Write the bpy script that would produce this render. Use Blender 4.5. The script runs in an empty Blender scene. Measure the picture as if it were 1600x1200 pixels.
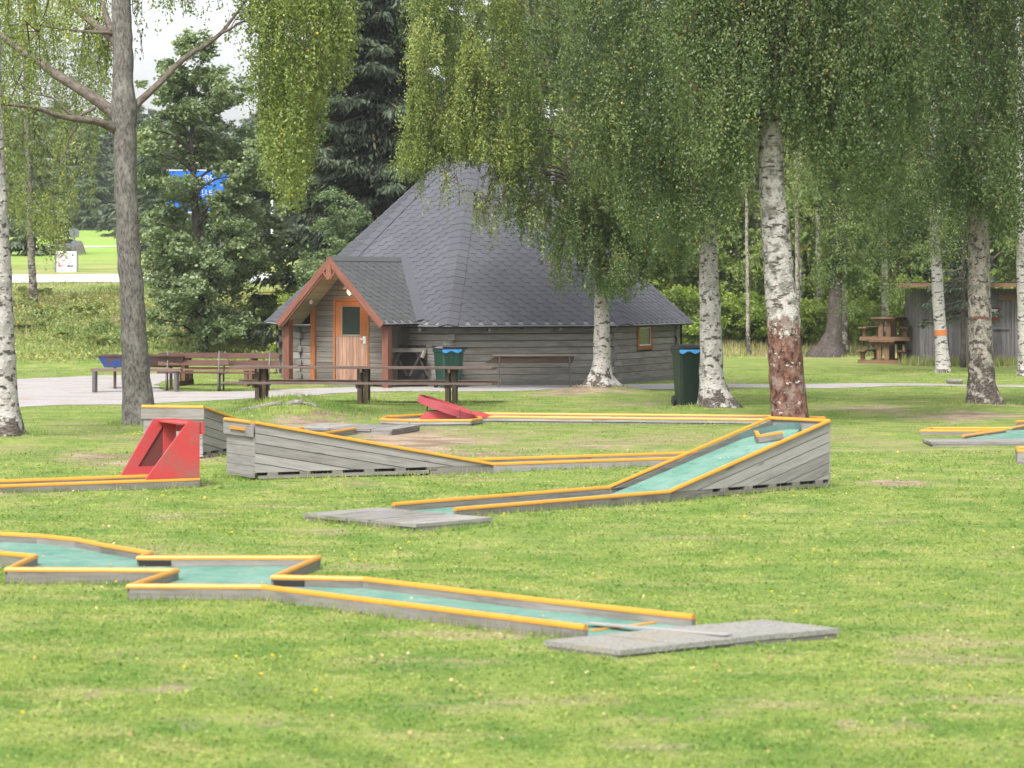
import bpy, bmesh, math, random
import numpy as np
from mathutils import Vector, Matrix, noise
from mathutils.geometry import tessellate_polygon

random.seed(7)
rng = np.random.default_rng(7)
SC = bpy.context.scene
COL = SC.collection

# ------------------------------------------------------------------ camera, sky, sun, exposure
F, CH, VH = 4242.0, 2.5, 440.0            # focal length in px of a 1600 px wide frame, eye height, horizon row
cam = bpy.data.objects.new('camera', bpy.data.cameras.new('camera'))
COL.objects.link(cam)
cam.location = (0, 0, CH)
cam.rotation_euler = (math.radians(90), 0, 0)
cam.data.sensor_width = 36
cam.data.lens = F / 1600 * 36
cam.data.shift_y = (VH - 600) / 1600
cam.data.clip_end = 3000
cam.data.dof.use_dof = True
cam.data.dof.focus_distance = 56
cam.data.dof.aperture_fstop = 4.0
SC.camera = cam

SUN_EL, SUN_AZ = 52, 200                  # azimuth: clockwise from +Y
w = bpy.data.worlds.new('World')
SC.world = w
w.use_nodes = True
nt = w.node_tree
sky = nt.nodes.new('ShaderNodeTexSky')
sky.sky_type = 'NISHITA'
sky.sun_disc = False
sky.sun_elevation = math.radians(SUN_EL)
sky.sun_rotation = math.radians(SUN_AZ)
sky.air_density = 1.0
sky.dust_density = 4.0
sky.ozone_density = 1.0
hs = nt.nodes.new('ShaderNodeHueSaturation')
hs.inputs['Saturation'].default_value = 0.22
nt.links.new(sky.outputs[0], hs.inputs['Color'])
nt.links.new(hs.outputs[0], nt.nodes['Background'].inputs[0])
nt.nodes['Background'].inputs[1].default_value = 0.15
sd = bpy.data.lights.new('sun', 'SUN')
sd.energy = 1.7
sd.angle = math.radians(11)
sd.color = (1.0, 0.95, 0.88)
so = bpy.data.objects.new('sun', sd)
COL.objects.link(so)
a, e = math.radians(SUN_AZ), math.radians(SUN_EL)
so.rotation_euler = Vector((-math.sin(a) * math.cos(e), -math.cos(a) * math.cos(e), -math.sin(e))).to_track_quat('-Z', 'Y').to_euler()
SC.view_settings.view_transform = 'Standard'
SC.view_settings.look = 'None'
SC.view_settings.gamma = 1
SC.view_settings.use_curve_mapping = False
SC.view_settings.exposure = 1.22
SC.cycles.max_bounces = 6
SC.cycles.transmission_bounces = 4
SC.cycles.diffuse_bounces = 4
SC.cycles.use_denoising = True


# ------------------------------------------------------------------ helpers
def at(u, v, Y):
    return Vector(((u - 800) / F * Y, Y, CH + (VH - v) / F * Y))


def gp(u, v, z=0.0):
    Y = F * (CH - z) / (v - VH)
    return Vector(((u - 800) / F * Y, Y, z))


def sstep(t):
    t = np.clip(t, 0, 1)
    return t * t * (3 - 2 * t)


MOUNDS = [(2.03, 61.6, .16, .9), (3.96, 53.3, .08, .8), (9.15, 53.2, .16, 1.0), (-7.9, 42.6, .10, .9), (-6.45, 47.2, .06, .7),
          (-4.1, 50.9, .36, 1.1), (4.75, 46.6, .05, .8), (11.6, 73, .12, .9), (-3.4, 57, .02, .6)]


def Hn(x, y):
    x = np.asarray(x, float)
    y = np.asarray(y, float)
    hl = np.interp(y, [0, 78, 107, 114, 118, 200, 260, 420], [0, 0, 2.45, 2.77, 2.95, 5.8, 7.8, 12])
    hr = np.interp(y, [0, 93, 140, 200, 420], [0, 0, 1.2, 3, 12])
    m = sstep((-x / np.maximum(y, 1) - .03) / .045)
    h = hl * m + hr * (1 - m)
    for mx, my, am, s in MOUNDS:
        h = h + am * np.exp(-((x - mx) ** 2 + (y - my) ** 2) / (s * s))
    return h + .012 * np.sin(x * 1.3 + y * .7) + .01 * np.sin(x * .6 - y * 1.1 + 2)


def H(x, y):
    return float(Hn(x, y))


BARE = [(630, 690, 120, 22, 1.0), (480, 662, 100, 9, .8), (330, 645, 60, 5, .4), (130, 712, 70, 6, .8), (720, 712, 120, 8, .6), (1370, 640, 90, 9, .6), (1400, 752, 85, 8, .9),  # patch left of the stout birch stands for under-crown shade, painted as bare soil
        (1470, 655, 90, 9, .5), (1520, 650, 80, 10, .8), (500, 762, 100, 6, .5), (480, 830, 70, 6, .6), (200, 1085, 90, 14, .7), (120, 925, 90, 10, .35), (1060, 1115, 120, 9, .45),
        (400, 1145, 90, 12, .5), (680, 938, 90, 6, .35), (900, 612, 90, 9, .7), (990, 630, 110, 9, .45), (240, 722, 100, 10, .7), (1250, 800, 90, 6, .3), (900, 700, 130, 8, .45), (1180, 655, 60, 8, .6),
        (330, 1000, 80, 8, .3), (760, 1010, 90, 7, .35), (1480, 860, 90, 8, .3), (1350, 1150, 90, 12, .35), (1330, 570, 100, 4, .3), (980, 745, 120, 6, .35)]
BARE_AND_SHADE_W = []
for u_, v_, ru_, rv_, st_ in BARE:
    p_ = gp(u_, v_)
    BARE_AND_SHADE_W.append((p_.x, p_.y, ru_ * p_.y / F, rv_ * p_.y / (v_ - VH), st_))


def bare_and_shade_at(x, y):
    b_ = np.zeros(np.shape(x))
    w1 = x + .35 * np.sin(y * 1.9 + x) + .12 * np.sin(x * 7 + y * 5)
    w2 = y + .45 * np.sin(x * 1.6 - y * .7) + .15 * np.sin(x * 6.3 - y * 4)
    for cx, cy, rx, ry, st in BARE_AND_SHADE_W:
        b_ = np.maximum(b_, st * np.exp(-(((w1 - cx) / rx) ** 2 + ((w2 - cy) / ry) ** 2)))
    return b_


class N:
    """small node-tree writer"""
    def __init__(s, name):
        s.m = bpy.data.materials.new(name)
        s.m.use_nodes = True
        s.t = s.m.node_tree
        s.t.nodes.clear()
        s.out = s.t.nodes.new('ShaderNodeOutputMaterial')

    def n(s, kind, ins=None, **kw):
        x = s.t.nodes.new('ShaderNode' + kind)
        for k, v in kw.items():
            setattr(x, k, v)
        for k, v in (ins or {}).items():
            if isinstance(v, bpy.types.NodeSocket):
                s.t.links.new(v, x.inputs[k])
            else:
                x.inputs[k].default_value = v
        return x

    def mix(s, fac, a, b, mode='MIX'):
        x = s.n('Mix', data_type='RGBA', blend_type=mode)
        for i, v in ((0, fac), (6, a), (7, b)):
            if isinstance(v, bpy.types.NodeSocket):
                s.t.links.new(v, x.inputs[i])
            else:
                x.inputs[i].default_value = (*v, 1) if isinstance(v, tuple) and len(v) == 3 else v
        return x.outputs[2]

    def math(s, op, a, b=0.0, c=None, clamp=False):
        x = s.n('Math', operation=op, use_clamp=clamp)
        for i, v in enumerate((a, b) if c is None else (a, b, c)):
            if isinstance(v, bpy.types.NodeSocket):
                s.t.links.new(v, x.inputs[i])
            else:
                x.inputs[i].default_value = v
        return x.outputs[0]

    def noise(s, vec, scale, detail=3, rough=.55, sc3=None):
        if sc3:
            vec = s.n('Mapping', {'Vector': vec, 'Scale': sc3}).outputs[0]
        return s.n('TexNoise', {'Vector': vec, 'Scale': scale, 'Detail': detail, 'Roughness': rough}).outputs[0]

    def ramp(s, f, lo, hi):
        return s.n('MapRange', {'Value': f, 'From Min': lo, 'From Max': hi}, clamp=True).outputs[0]

    def princ(s, col, rough=.8, spec=.3, bump=None, bstr=.3, bdist=.01, metal=0.0, **extra):
        p = s.n('BsdfPrincipled', {'Roughness': rough, 'Metallic': metal, 'Specular IOR Level': spec})
        if isinstance(col, bpy.types.NodeSocket):
            s.t.links.new(col, p.inputs['Base Color'])
        else:
            p.inputs['Base Color'].default_value = (*col, 1)
        if bump is not None:
            b = s.n('Bump', {'Height': bump, 'Strength': bstr, 'Distance': bdist})
            s.t.links.new(b.outputs[0], p.inputs['Normal'])
        s.t.links.new(p.outputs[0], s.out.inputs[0])
        return p


KA = .68


def kk(c, k=None):
    return tuple(x * (k or KA) for x in c)


def wood(name, c1, c2, dirt=(.10, .09, .08), dirt_amt=.5, gx=2.0, gy=45, rough=.85, var=.18, moss=0.0):
    c1, c2, dirt = kk(c1), kk(c2), kk(dirt)
    n = N(name)
    uv = n.n('UVMap').outputs[0]
    rnd = n.n('NewGeometry').outputs['Random Per Island']
    rnd2 = n.n('ObjectInfo').outputs['Random']
    r = n.math('FRACT', n.math('ADD', rnd, rnd2))
    off = n.n('CombineXYZ', {0: n.math('MULTIPLY', r, 37.0), 1: n.math('MULTIPLY', r, 11.0)}).outputs[0]
    v = n.n('VectorMath', {0: uv, 1: off}, operation='ADD').outputs[0]
    g = n.noise(v, 1.0, 4, .6, (gx, gy, 1))
    c = n.mix(n.ramp(g, .3, .7), c1, c2)
    blot = n.noise(v, 1.0, 4, .6, (1.6, 6, 1))
    c = n.mix(n.math('MULTIPLY', n.ramp(blot, .52, .75), dirt_amt), c, dirt)
    knot = n.n('TexVoronoi', {'Vector': n.n('Mapping', {'Vector': v, 'Scale': (1.1, 6, 1)}).outputs[0], 'Scale': 1.0}).outputs[0]
    c = n.mix(n.math('MULTIPLY', n.math('SUBTRACT', 1.0, n.ramp(knot, .06, .12)), .6), c, dirt)
    if moss:
        c = n.mix(n.math('MULTIPLY', n.ramp(n.noise(v, 1.0, 3, .6, (2.5, 8, 1)), .55, .7), moss), c, (.10, .13, .04))
    hv = n.n('HueSaturation', {'Color': c, 'Value': n.math('MULTIPLY_ADD', r, var * 2, 1 - var)}).outputs[0]
    n.princ(hv, rough, .2, g, .4, .004)
    return n.m


def paint(name, c, c2=None, amt=.35, rough=.55, scale=9, metal=0.0, spec=.4):
    c = kk(c)
    c2 = kk(c2) if c2 else None
    n = N(name)
    p = n.n('NewGeometry').outputs['Position']
    f = n.noise(p, scale, 5, .65)
    f2 = n.noise(p, scale * 6, 3, .6)
    col = n.mix(n.math('MULTIPLY', n.ramp(f, .45, .75), amt), c, c2 or tuple(x * .6 for x in c))
    col = n.mix(n.math('MULTIPLY', n.ramp(f2, .55, .8), .25), col, tuple(x * .5 for x in c))
    n.princ(col, rough, spec, f2, .15, .003, metal)
    return n.m


def leaf_mat(name, c1, c2, accent=(.45, .25, .02), acc=.006, trans=.35, rough=.45, spec=.4):
    n = N(name)
    t = n.n('Attribute', attribute_name='tint').outputs['Fac']
    t2 = n.n('Attribute', attribute_name='rnd').outputs['Fac']
    c = n.mix(t, c1, c2)
    c = n.n('HueSaturation', {'Color': c, 'Value': n.math('MULTIPLY_ADD', t2, .4, .80)}).outputs[0]
    c = n.mix(n.math('GREATER_THAN', t2, 1 - acc), c, accent)
    p = n.n('BsdfPrincipled', {'Base Color': c, 'Roughness': rough, 'Specular IOR Level': spec})
    tr = n.n('BsdfTranslucent', {'Color': n.mix(1.0, c, (1.25, 1.3, .55), 'MULTIPLY')})
    mx = n.n('MixShader', {0: trans, 1: p.outputs[0], 2: tr.outputs[0]})
    n.t.links.new(mx.outputs[0], n.out.inputs[0])
    return n.m


def bark_birch(name, grey=.25, dark=.5, basedark=1.2, peel=0.0, white=(.60, .57, .54), dashes=.92):
    white = kk(white, .78)
    n = N(name)
    uv = n.n('UVMap').outputs[0]
    oz = n.n('SeparateXYZ', {0: n.n('TexCoord').outputs['Object']}).outputs[2]
    fine = n.noise(uv, 1.0, 4, .6, (9, 40, 1))
    dash = n.noise(uv, 1.0, 4, .62, (2.6, 11, 1))
    big = n.noise(uv, 1.0, 5, .70, (3.2, 5.0, 1))
    c = n.mix(n.ramp(fine, .35, .68), white, tuple(x * .62 for x in white))
    gr = n.noise(uv, 1.0, 5, .72, (3.4, 4.6, 1))
    c = n.mix(n.math('MULTIPLY', n.ramp(gr, .46, .58), min(1, grey * 1.25)), c, n.mix(n.ramp(fine, .4, .6), (.10, .10, .08), (.20, .195, .16)))
    c = n.mix(n.math('MULTIPLY', n.ramp(dash, .55, .60), dashes), c, (.045, .038, .032))
    th = n.math('MULTIPLY_ADD', n.math('EXPONENT', n.math('MULTIPLY', oz, -1.0 / max(basedark, .05))), -.20, .72 - .20 * dark)
    f = n.math('MULTIPLY', n.math('SUBTRACT', big, th), 16.0, clamp=True)
    c = n.mix(f, c, n.mix(n.ramp(fine, .4, .6), (.035, .028, .024), (.12, .10, .085)))
    if peel:
        pn = n.noise(uv, 1.0, 5, .75, (4, 4.5, 1))
        m = n.math('MULTIPLY', n.math('SUBTRACT', n.math('MULTIPLY_ADD', pn, 2.4, peel - 1.2), oz), 9.0, clamp=True)
        rb = n.mix(n.ramp(n.noise(uv, 1.0, 5, .7, (7, 6, 1)), .38, .62), (.028, .013, .010), (.19, .095, .068))
        rb = n.mix(n.ramp(n.noise(uv, 1.0, 4, .7, (3, 2.5, 1)), .5, .62), rb, (.20, .15, .13))
        rb = n.mix(n.ramp(n.noise(uv, 1.0, 4, .7, (3.5, 9, 1)), .62, .65), rb, (.38, .35, .34))
        c = n.mix(m, c, rb)
    n.princ(c, .85, .2, big, 1.0, .04)
    return n.m


def bark_plain(name, c1, c2):
    n = N(name)
    uv = n.n('UVMap').outputs[0]
    b = n.noise(uv, 1.0, 5, .7, (14, 9, 1))
    g = n.noise(uv, 1.0, 4, .6, (3, 3, 1))
    c = n.mix(n.ramp(b, .35, .68), c1, c2)
    c = n.mix(n.math('MULTIPLY', n.ramp(g, .5, .7), .45), c, tuple(x * 1.5 for x in c2))
    n.princ(c, .9, .15, b, 1.0, .03)
    return n.m


def felt_mat(name, c1, c2, stain):
    n = N(name)
    p = n.n('NewGeometry').outputs['Position']
    c = n.mix(n.ramp(n.noise(p, 2.2, 5, .65), .38, .64), c1, c2)
    c = n.mix(n.math('MULTIPLY', n.ramp(n.noise(p, 4.5, 5, .7), .54, .66), .55), c, stain)
    c = n.mix(n.math('MULTIPLY', n.ramp(n.noise(p, 38, 3, .7), .6, .72), .5), c, (.30, .33, .27))
    c = n.mix(n.math('MULTIPLY', n.ramp(n.noise(p, 11, 4, .7), .64, .7), .6), c, (.10, .11, .07))
    n.princ(c, .95, .1, n.noise(p, 160, 2, .6), .4, .002)
    return n.m


def lawn_group():
    g = bpy.data.node_groups.new('lawn_colour', 'ShaderNodeTree')
    g.interface.new_socket('Vector', in_out='INPUT', socket_type='NodeSocketVector')
    g.interface.new_socket('Color', in_out='OUTPUT', socket_type='NodeSocketColor')
    gi = g.nodes.new('NodeGroupInput')
    go = g.nodes.new('NodeGroupOutput')

    class G(N):
        def __init__(s):
            s.t = g
    n = G()
    v = gi.outputs[0]
    c = n.mix(n.ramp(n.noise(v, 1.1, 5, .65), .36, .64), (.112, .192, .040), (.228, .275, .076))
    c = n.mix(n.math('MULTIPLY', n.ramp(n.noise(v, 3.6, 4, .65), .5, .66), .6), c, (.085, .162, .036))
    c = n.mix(n.math('MULTIPLY', n.ramp(n.noise(v, 2.1, 4, .65, (.6, 1, 1)), .52, .64), .6), c, (.30, .295, .125))
    off = n.n('VectorMath', {0: v, 1: (31, 7, 0)}, operation='ADD').outputs[0]
    bare = n.noise(off, .75, 5, .68, (.6, 1.3, 1))
    sy = n.n('SeparateXYZ', {0: v}).outputs[1]
    c = n.mix(n.math('MULTIPLY', n.ramp(bare, .57, .66), .65), c, (.30, .25, .165))
    # a worn strip between the lanes in the middle distance
    wz = n.math('SUBTRACT', 1.0, n.math('DIVIDE', n.math('ABSOLUTE', n.math('SUBTRACT', sy, 43.0)), 4.5), clamp=True)
    b2 = n.noise(off, .55, 5, .7, (.8, 1.2, 1))
    c = n.mix(n.math('MULTIPLY', n.math('MULTIPLY', n.ramp(b2, .46, .56), wz), .7), c, (.28, .215, .155))
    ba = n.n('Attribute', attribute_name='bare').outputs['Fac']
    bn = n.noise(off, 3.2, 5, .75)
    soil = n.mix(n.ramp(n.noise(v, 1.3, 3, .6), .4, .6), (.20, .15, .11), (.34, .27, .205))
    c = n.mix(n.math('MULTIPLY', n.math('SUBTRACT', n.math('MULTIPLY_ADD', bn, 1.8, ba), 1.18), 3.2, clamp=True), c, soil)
    g.links.new(c, go.inputs[0])
    return g


LAWN = lawn_group()


def lawn_mat(name, blades):
    n = N(name)
    pos = n.n('NewGeometry').outputs['Position']
    gr = n.n('Group')
    gr.node_tree = LAWN
    n.t.links.new(pos, gr.inputs[0])
    if blades:
        t2 = n.n('Attribute', attribute_name='rnd').outputs['Fac']
        c = n.n('HueSaturation', {'Color': gr.outputs[0], 'Value': n.math('MULTIPLY_ADD', t2, .6, .98), 'Hue': n.math('MULTIPLY_ADD', t2, -.03, .515)}).outputs[0]
        p = n.n('BsdfPrincipled', {'Base Color': c, 'Roughness': .6, 'Specular IOR Level': .25})
        tr = n.n('BsdfTranslucent', {'Color': n.mix(1.0, c, (1.2, 1.3, .7), 'MULTIPLY')})
        mx = n.n('MixShader', {0: .42, 1: p.outputs[0], 2: tr.outputs[0]})
        n.t.links.new(mx.outputs[0], n.out.inputs[0])
    else:
        fn = n.noise(pos, 22, 4, .7)
        c = n.mix(n.ramp(fn, .35, .7), n.mix(1.0, gr.outputs[0], (.75, .75, .72), 'MULTIPLY'), n.mix(1.0, gr.outputs[0], (1.2, 1.15, 1.1), 'MULTIPLY'))
        # beyond the lawn: meadow, rougher and paler
        sy = n.n('SeparateXYZ', {0: pos}).outputs[1]
        md = n.mix(n.ramp(n.noise(pos, .5, 4, .6, (.4, 1, 1)), .4, .62), (.16, .23, .055), (.30, .28, .12))
        fd = n.mix(n.ramp(n.noise(pos, .05, 3), .35, .65), (.20, .34, .06), (.25, .33, .09))
        md = n.mix(n.ramp(sy, 120, 150), md, fd)
        c = n.mix(n.ramp(sy, 80, 92), c, md)
        n.princ(c, .95, .1, fn, .8, .03)
    return n.m


def gravel_mat(name, c1, c2):
    c1, c2 = kk(c1, .8), kk(c2, .8)
    n = N(name)
    p = n.n('NewGeometry').outputs['Position']
    a1 = n.noise(p, 45, 3, .7)
    b1 = n.noise(p, .9, 4, .6)
    c = n.mix(n.ramp(a1, .35, .65), c1, c2)
    c = n.mix(n.math('MULTIPLY', n.ramp(b1, .5, .66), .6), c, (.27, .225, .165))
    b3 = n.noise(p, 1.0, 4, .65, (.25, 2.2, 1))
    c = n.mix(n.math('MULTIPLY', n.ramp(b3, .52, .62), .4), c, (.20, .185, .17))
    n.princ(c, .95, .1, a1, .6, .01)
    return n.m


def plain(name, c, rough=.6, metal=0.0, spec=.4, emit=None, es=0):
    n = N(name)
    p = n.princ(c, rough, spec, metal=metal)
    if emit:
        p.inputs['Emission Color'].default_value = (*emit, 1)
        p.inputs['Emission Strength'].default_value = es
    return n.m


M = dict(
    lawn=lawn_mat('lawn', False), blades=lawn_mat('grass_blades', True),
    gravel=gravel_mat('gravel', (.30, .28, .28), (.50, .475, .47)), road=gravel_mat('pale_road', (.55, .54, .53), (.68, .67, .66)),
    grey=wood('weathered_grey_wood', (.30, .285, .275), (.44, .425, .415), (.13, .115, .10), .45),
    greyd=wood('dark_grey_wood', (.20, .185, .17), (.33, .31, .29), (.08, .075, .06), .7, moss=.3),  # darker copy of the weathered grey wood, with some moss
    deck=wood('grey_decking', (.25, .235, .22), (.40, .38, .365), (.10, .09, .075), .7, 2, 22, moss=.75),
    hutw=wood('hut_siding', (.22, .205, .18), (.36, .34, .315), (.09, .08, .07), .6, 1.4, 26),
    hutp=wood('porch_siding', (.15, .135, .12), (.25, .23, .21), (.06, .05, .04), .5, 1.4, 30),
    shedw=wood('shed_boards', (.16, .15, .155), (.29, .275, .28), (.06, .05, .045), .5, 1.2, 40),
    redw=wood('red_brown_stain', (.20, .075, .052), (.31, .145, .105), (.16, .05, .03), .4),
    door=wood('varnished_pine', (.34, .125, .045), (.46, .19, .08), (.25, .08, .03), .3),
    doorw=wood('worn_door_boards', (.32, .15, .09), (.52, .36, .28), (.25, .11, .06), .4, 2, 30),
    brown=wood('brown_bench_wood', (.12, .065, .05), (.20, .115, .09), (.06, .035, .03), .4),
    brownt=wood('table_boards', (.15, .10, .085), (.26, .19, .165), (.06, .04, .035), .4),
    legw=wood('tarred_posts', (.09, .065, .045), (.18, .135, .095), (.04, .03, .02), .5),
    picw=wood('orange_brown_timber', (.19, .11, .065), (.29, .18, .115), (.10, .05, .03), .5),
    soffit=wood('pale_soffit', (.26, .235, .19), (.36, .335, .28), (.14, .12, .09), .3),
    orange=paint('orange_enamel', (.76, .35, .035), (.62, .25, .04), .45, .42, 5),
    red=paint('faded_red_paint', (.60, .062, .066), (.36, .13, .115), 1.1, .55, 4),
    redi=paint('dull_red_plywood', (.17, .035, .032), (.10, .035, .03), .6, .8, 6),
    redrim=paint('red_ring_paint', (.42, .07, .085), (.30, .05, .06), .5, .6, 5),
    felt=felt_mat('teal_felt', (.090, .205, .160), (.155, .260, .215), (.065, .135, .110)),
    slab=gravel_mat('speckled_slab', (.19, .19, .165), (.37, .365, .345)),
    feltg=paint('grey_felt', (.40, .41, .40), (.30, .31, .30), .6, .95, 3, spec=.1),
    roofb=plain('roof_underlay', (.022, .023, .028), .95),
    dark=plain('dark_gap', (.02, .018, .016), .95),
    steel=paint('dull_steel', (.25, .25, .26), (.15, .12, .10), .5, .5, 12, .6),
    pipe=paint('grey_pipe', (.20, .19, .19), (.12, .10, .09), .5, .55, 12, .3),
    glass=plain('dark_glass', (.012, .022, .018), .08, 0, .6),
    bin=paint('green_bin_plastic', (.018, .075, .050), (.03, .09, .065), .4, .45, 3),
    bind=paint('dark_green_bin_plastic', (.012, .030, .020), (.02, .04, .028), .4, .4, 3),
    lid=paint('black_bin_lid', (.02, .02, .026), (.05, .05, .055), .4, .45, 4),
    bag=plain('blue_bag', (.06, .28, .62), .35),
    papers=paint('crumpled_rubbish', (.22, .20, .24), (.05, .04, .07), .9, .6, 14),
    white=paint('white_sheet', (.78, .78, .80), (.70, .70, .72), .3, .5, 4),
    pink=plain('pink_print', (.75, .10, .22), .6), ink=plain('dark_print', (.03, .04, .07), .6),
    blue=plain('blue_sign', (.012, .13, .60), .4), bluep=paint('chipped_blue_paint', (.035, .11, .42), (.16, .10, .08), 1.6, .65, 3.2),
    soot=paint('sooty_rust', (.12, .07, .05), (.03, .028, .026), .9, .8, 5),
    signback=paint('sign_back', (.20, .22, .23), (.12, .13, .14), .3, .5, 4, .4),
    maroon=plain('maroon_board', (.13, .02, .025), .6), orangep=plain('orange_trail_paint', (.45, .15, .05), .8),
    stone=paint('foundation_stone', (.20, .20, .20), (.12, .12, .115), .6, .9, 5),
    yellow=plain('yellow_petals', (.75, .60, .02), .6),
    root=bark_plain('dead_roots', (.12, .11, .10), (.30, .28, .26)),
)


def shingle_mat(name, base, var=.18):
    n = N(name)
    pos = n.n('NewGeometry').outputs['Position']
    r = n.math('FRACT', n.math('ADD', n.n('NewGeometry').outputs['Random Per Island'], n.n('ObjectInfo').outputs['Random']))
    g = n.noise(pos, 90, 3, .7)
    s = n.noise(pos, .7, 4, .6)
    c = n.mix(n.ramp(g, .3, .7), tuple(x * .75 for x in base), tuple(x * 1.25 for x in base))
    c = n.mix(n.math('MULTIPLY', n.ramp(s, .45, .7), .35), c, tuple(x * 1.35 for x in base))
    c = n.n('HueSaturation', {'Color': c, 'Value': n.math('MULTIPLY_ADD', r, var * 2, 1 - var)}).outputs[0]
    n.princ(c, .9, .25, g, .5, .003)
    return n.m


M['shingle'] = shingle_mat('slate_blue_shingle', (.078, .079, .094), .07)
M['shingle2'] = shingle_mat('porch_grey_shingle', (.082, .085, .089), .08)  # slightly lighter, greyer shingle for the porch roof
M['starter'] = shingle_mat('pale_starter_strip', (.17, .17, .185), .1)
M['hipcap'] = shingle_mat('smooth_hip_felt', (.074, .075, .088), .05)


# ---- mesh writing
def link(o, parent=None):
    COL.objects.link(o)
    if parent is not None:
        o.parent = parent
    return o


def rootpos(p):
    return Vector(p['_w']) if p is not None and '_w' in p else Vector((0, 0, 0))


def tag(o, label=None, cat=None, group=None, kind=None):
    if label:
        o['label'] = label
    if cat:
        o['category'] = cat
    if group:
        o['group'] = group
    if kind:
        o['kind'] = kind
    return o


def thing(name, loc, label, cat, group=None):
    o = bpy.data.objects.new(name, None)
    o.empty_display_size = .3
    link(o)
    o.location = loc
    o['_w'] = tuple(loc)
    return tag(o, label, cat, group)


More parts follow.
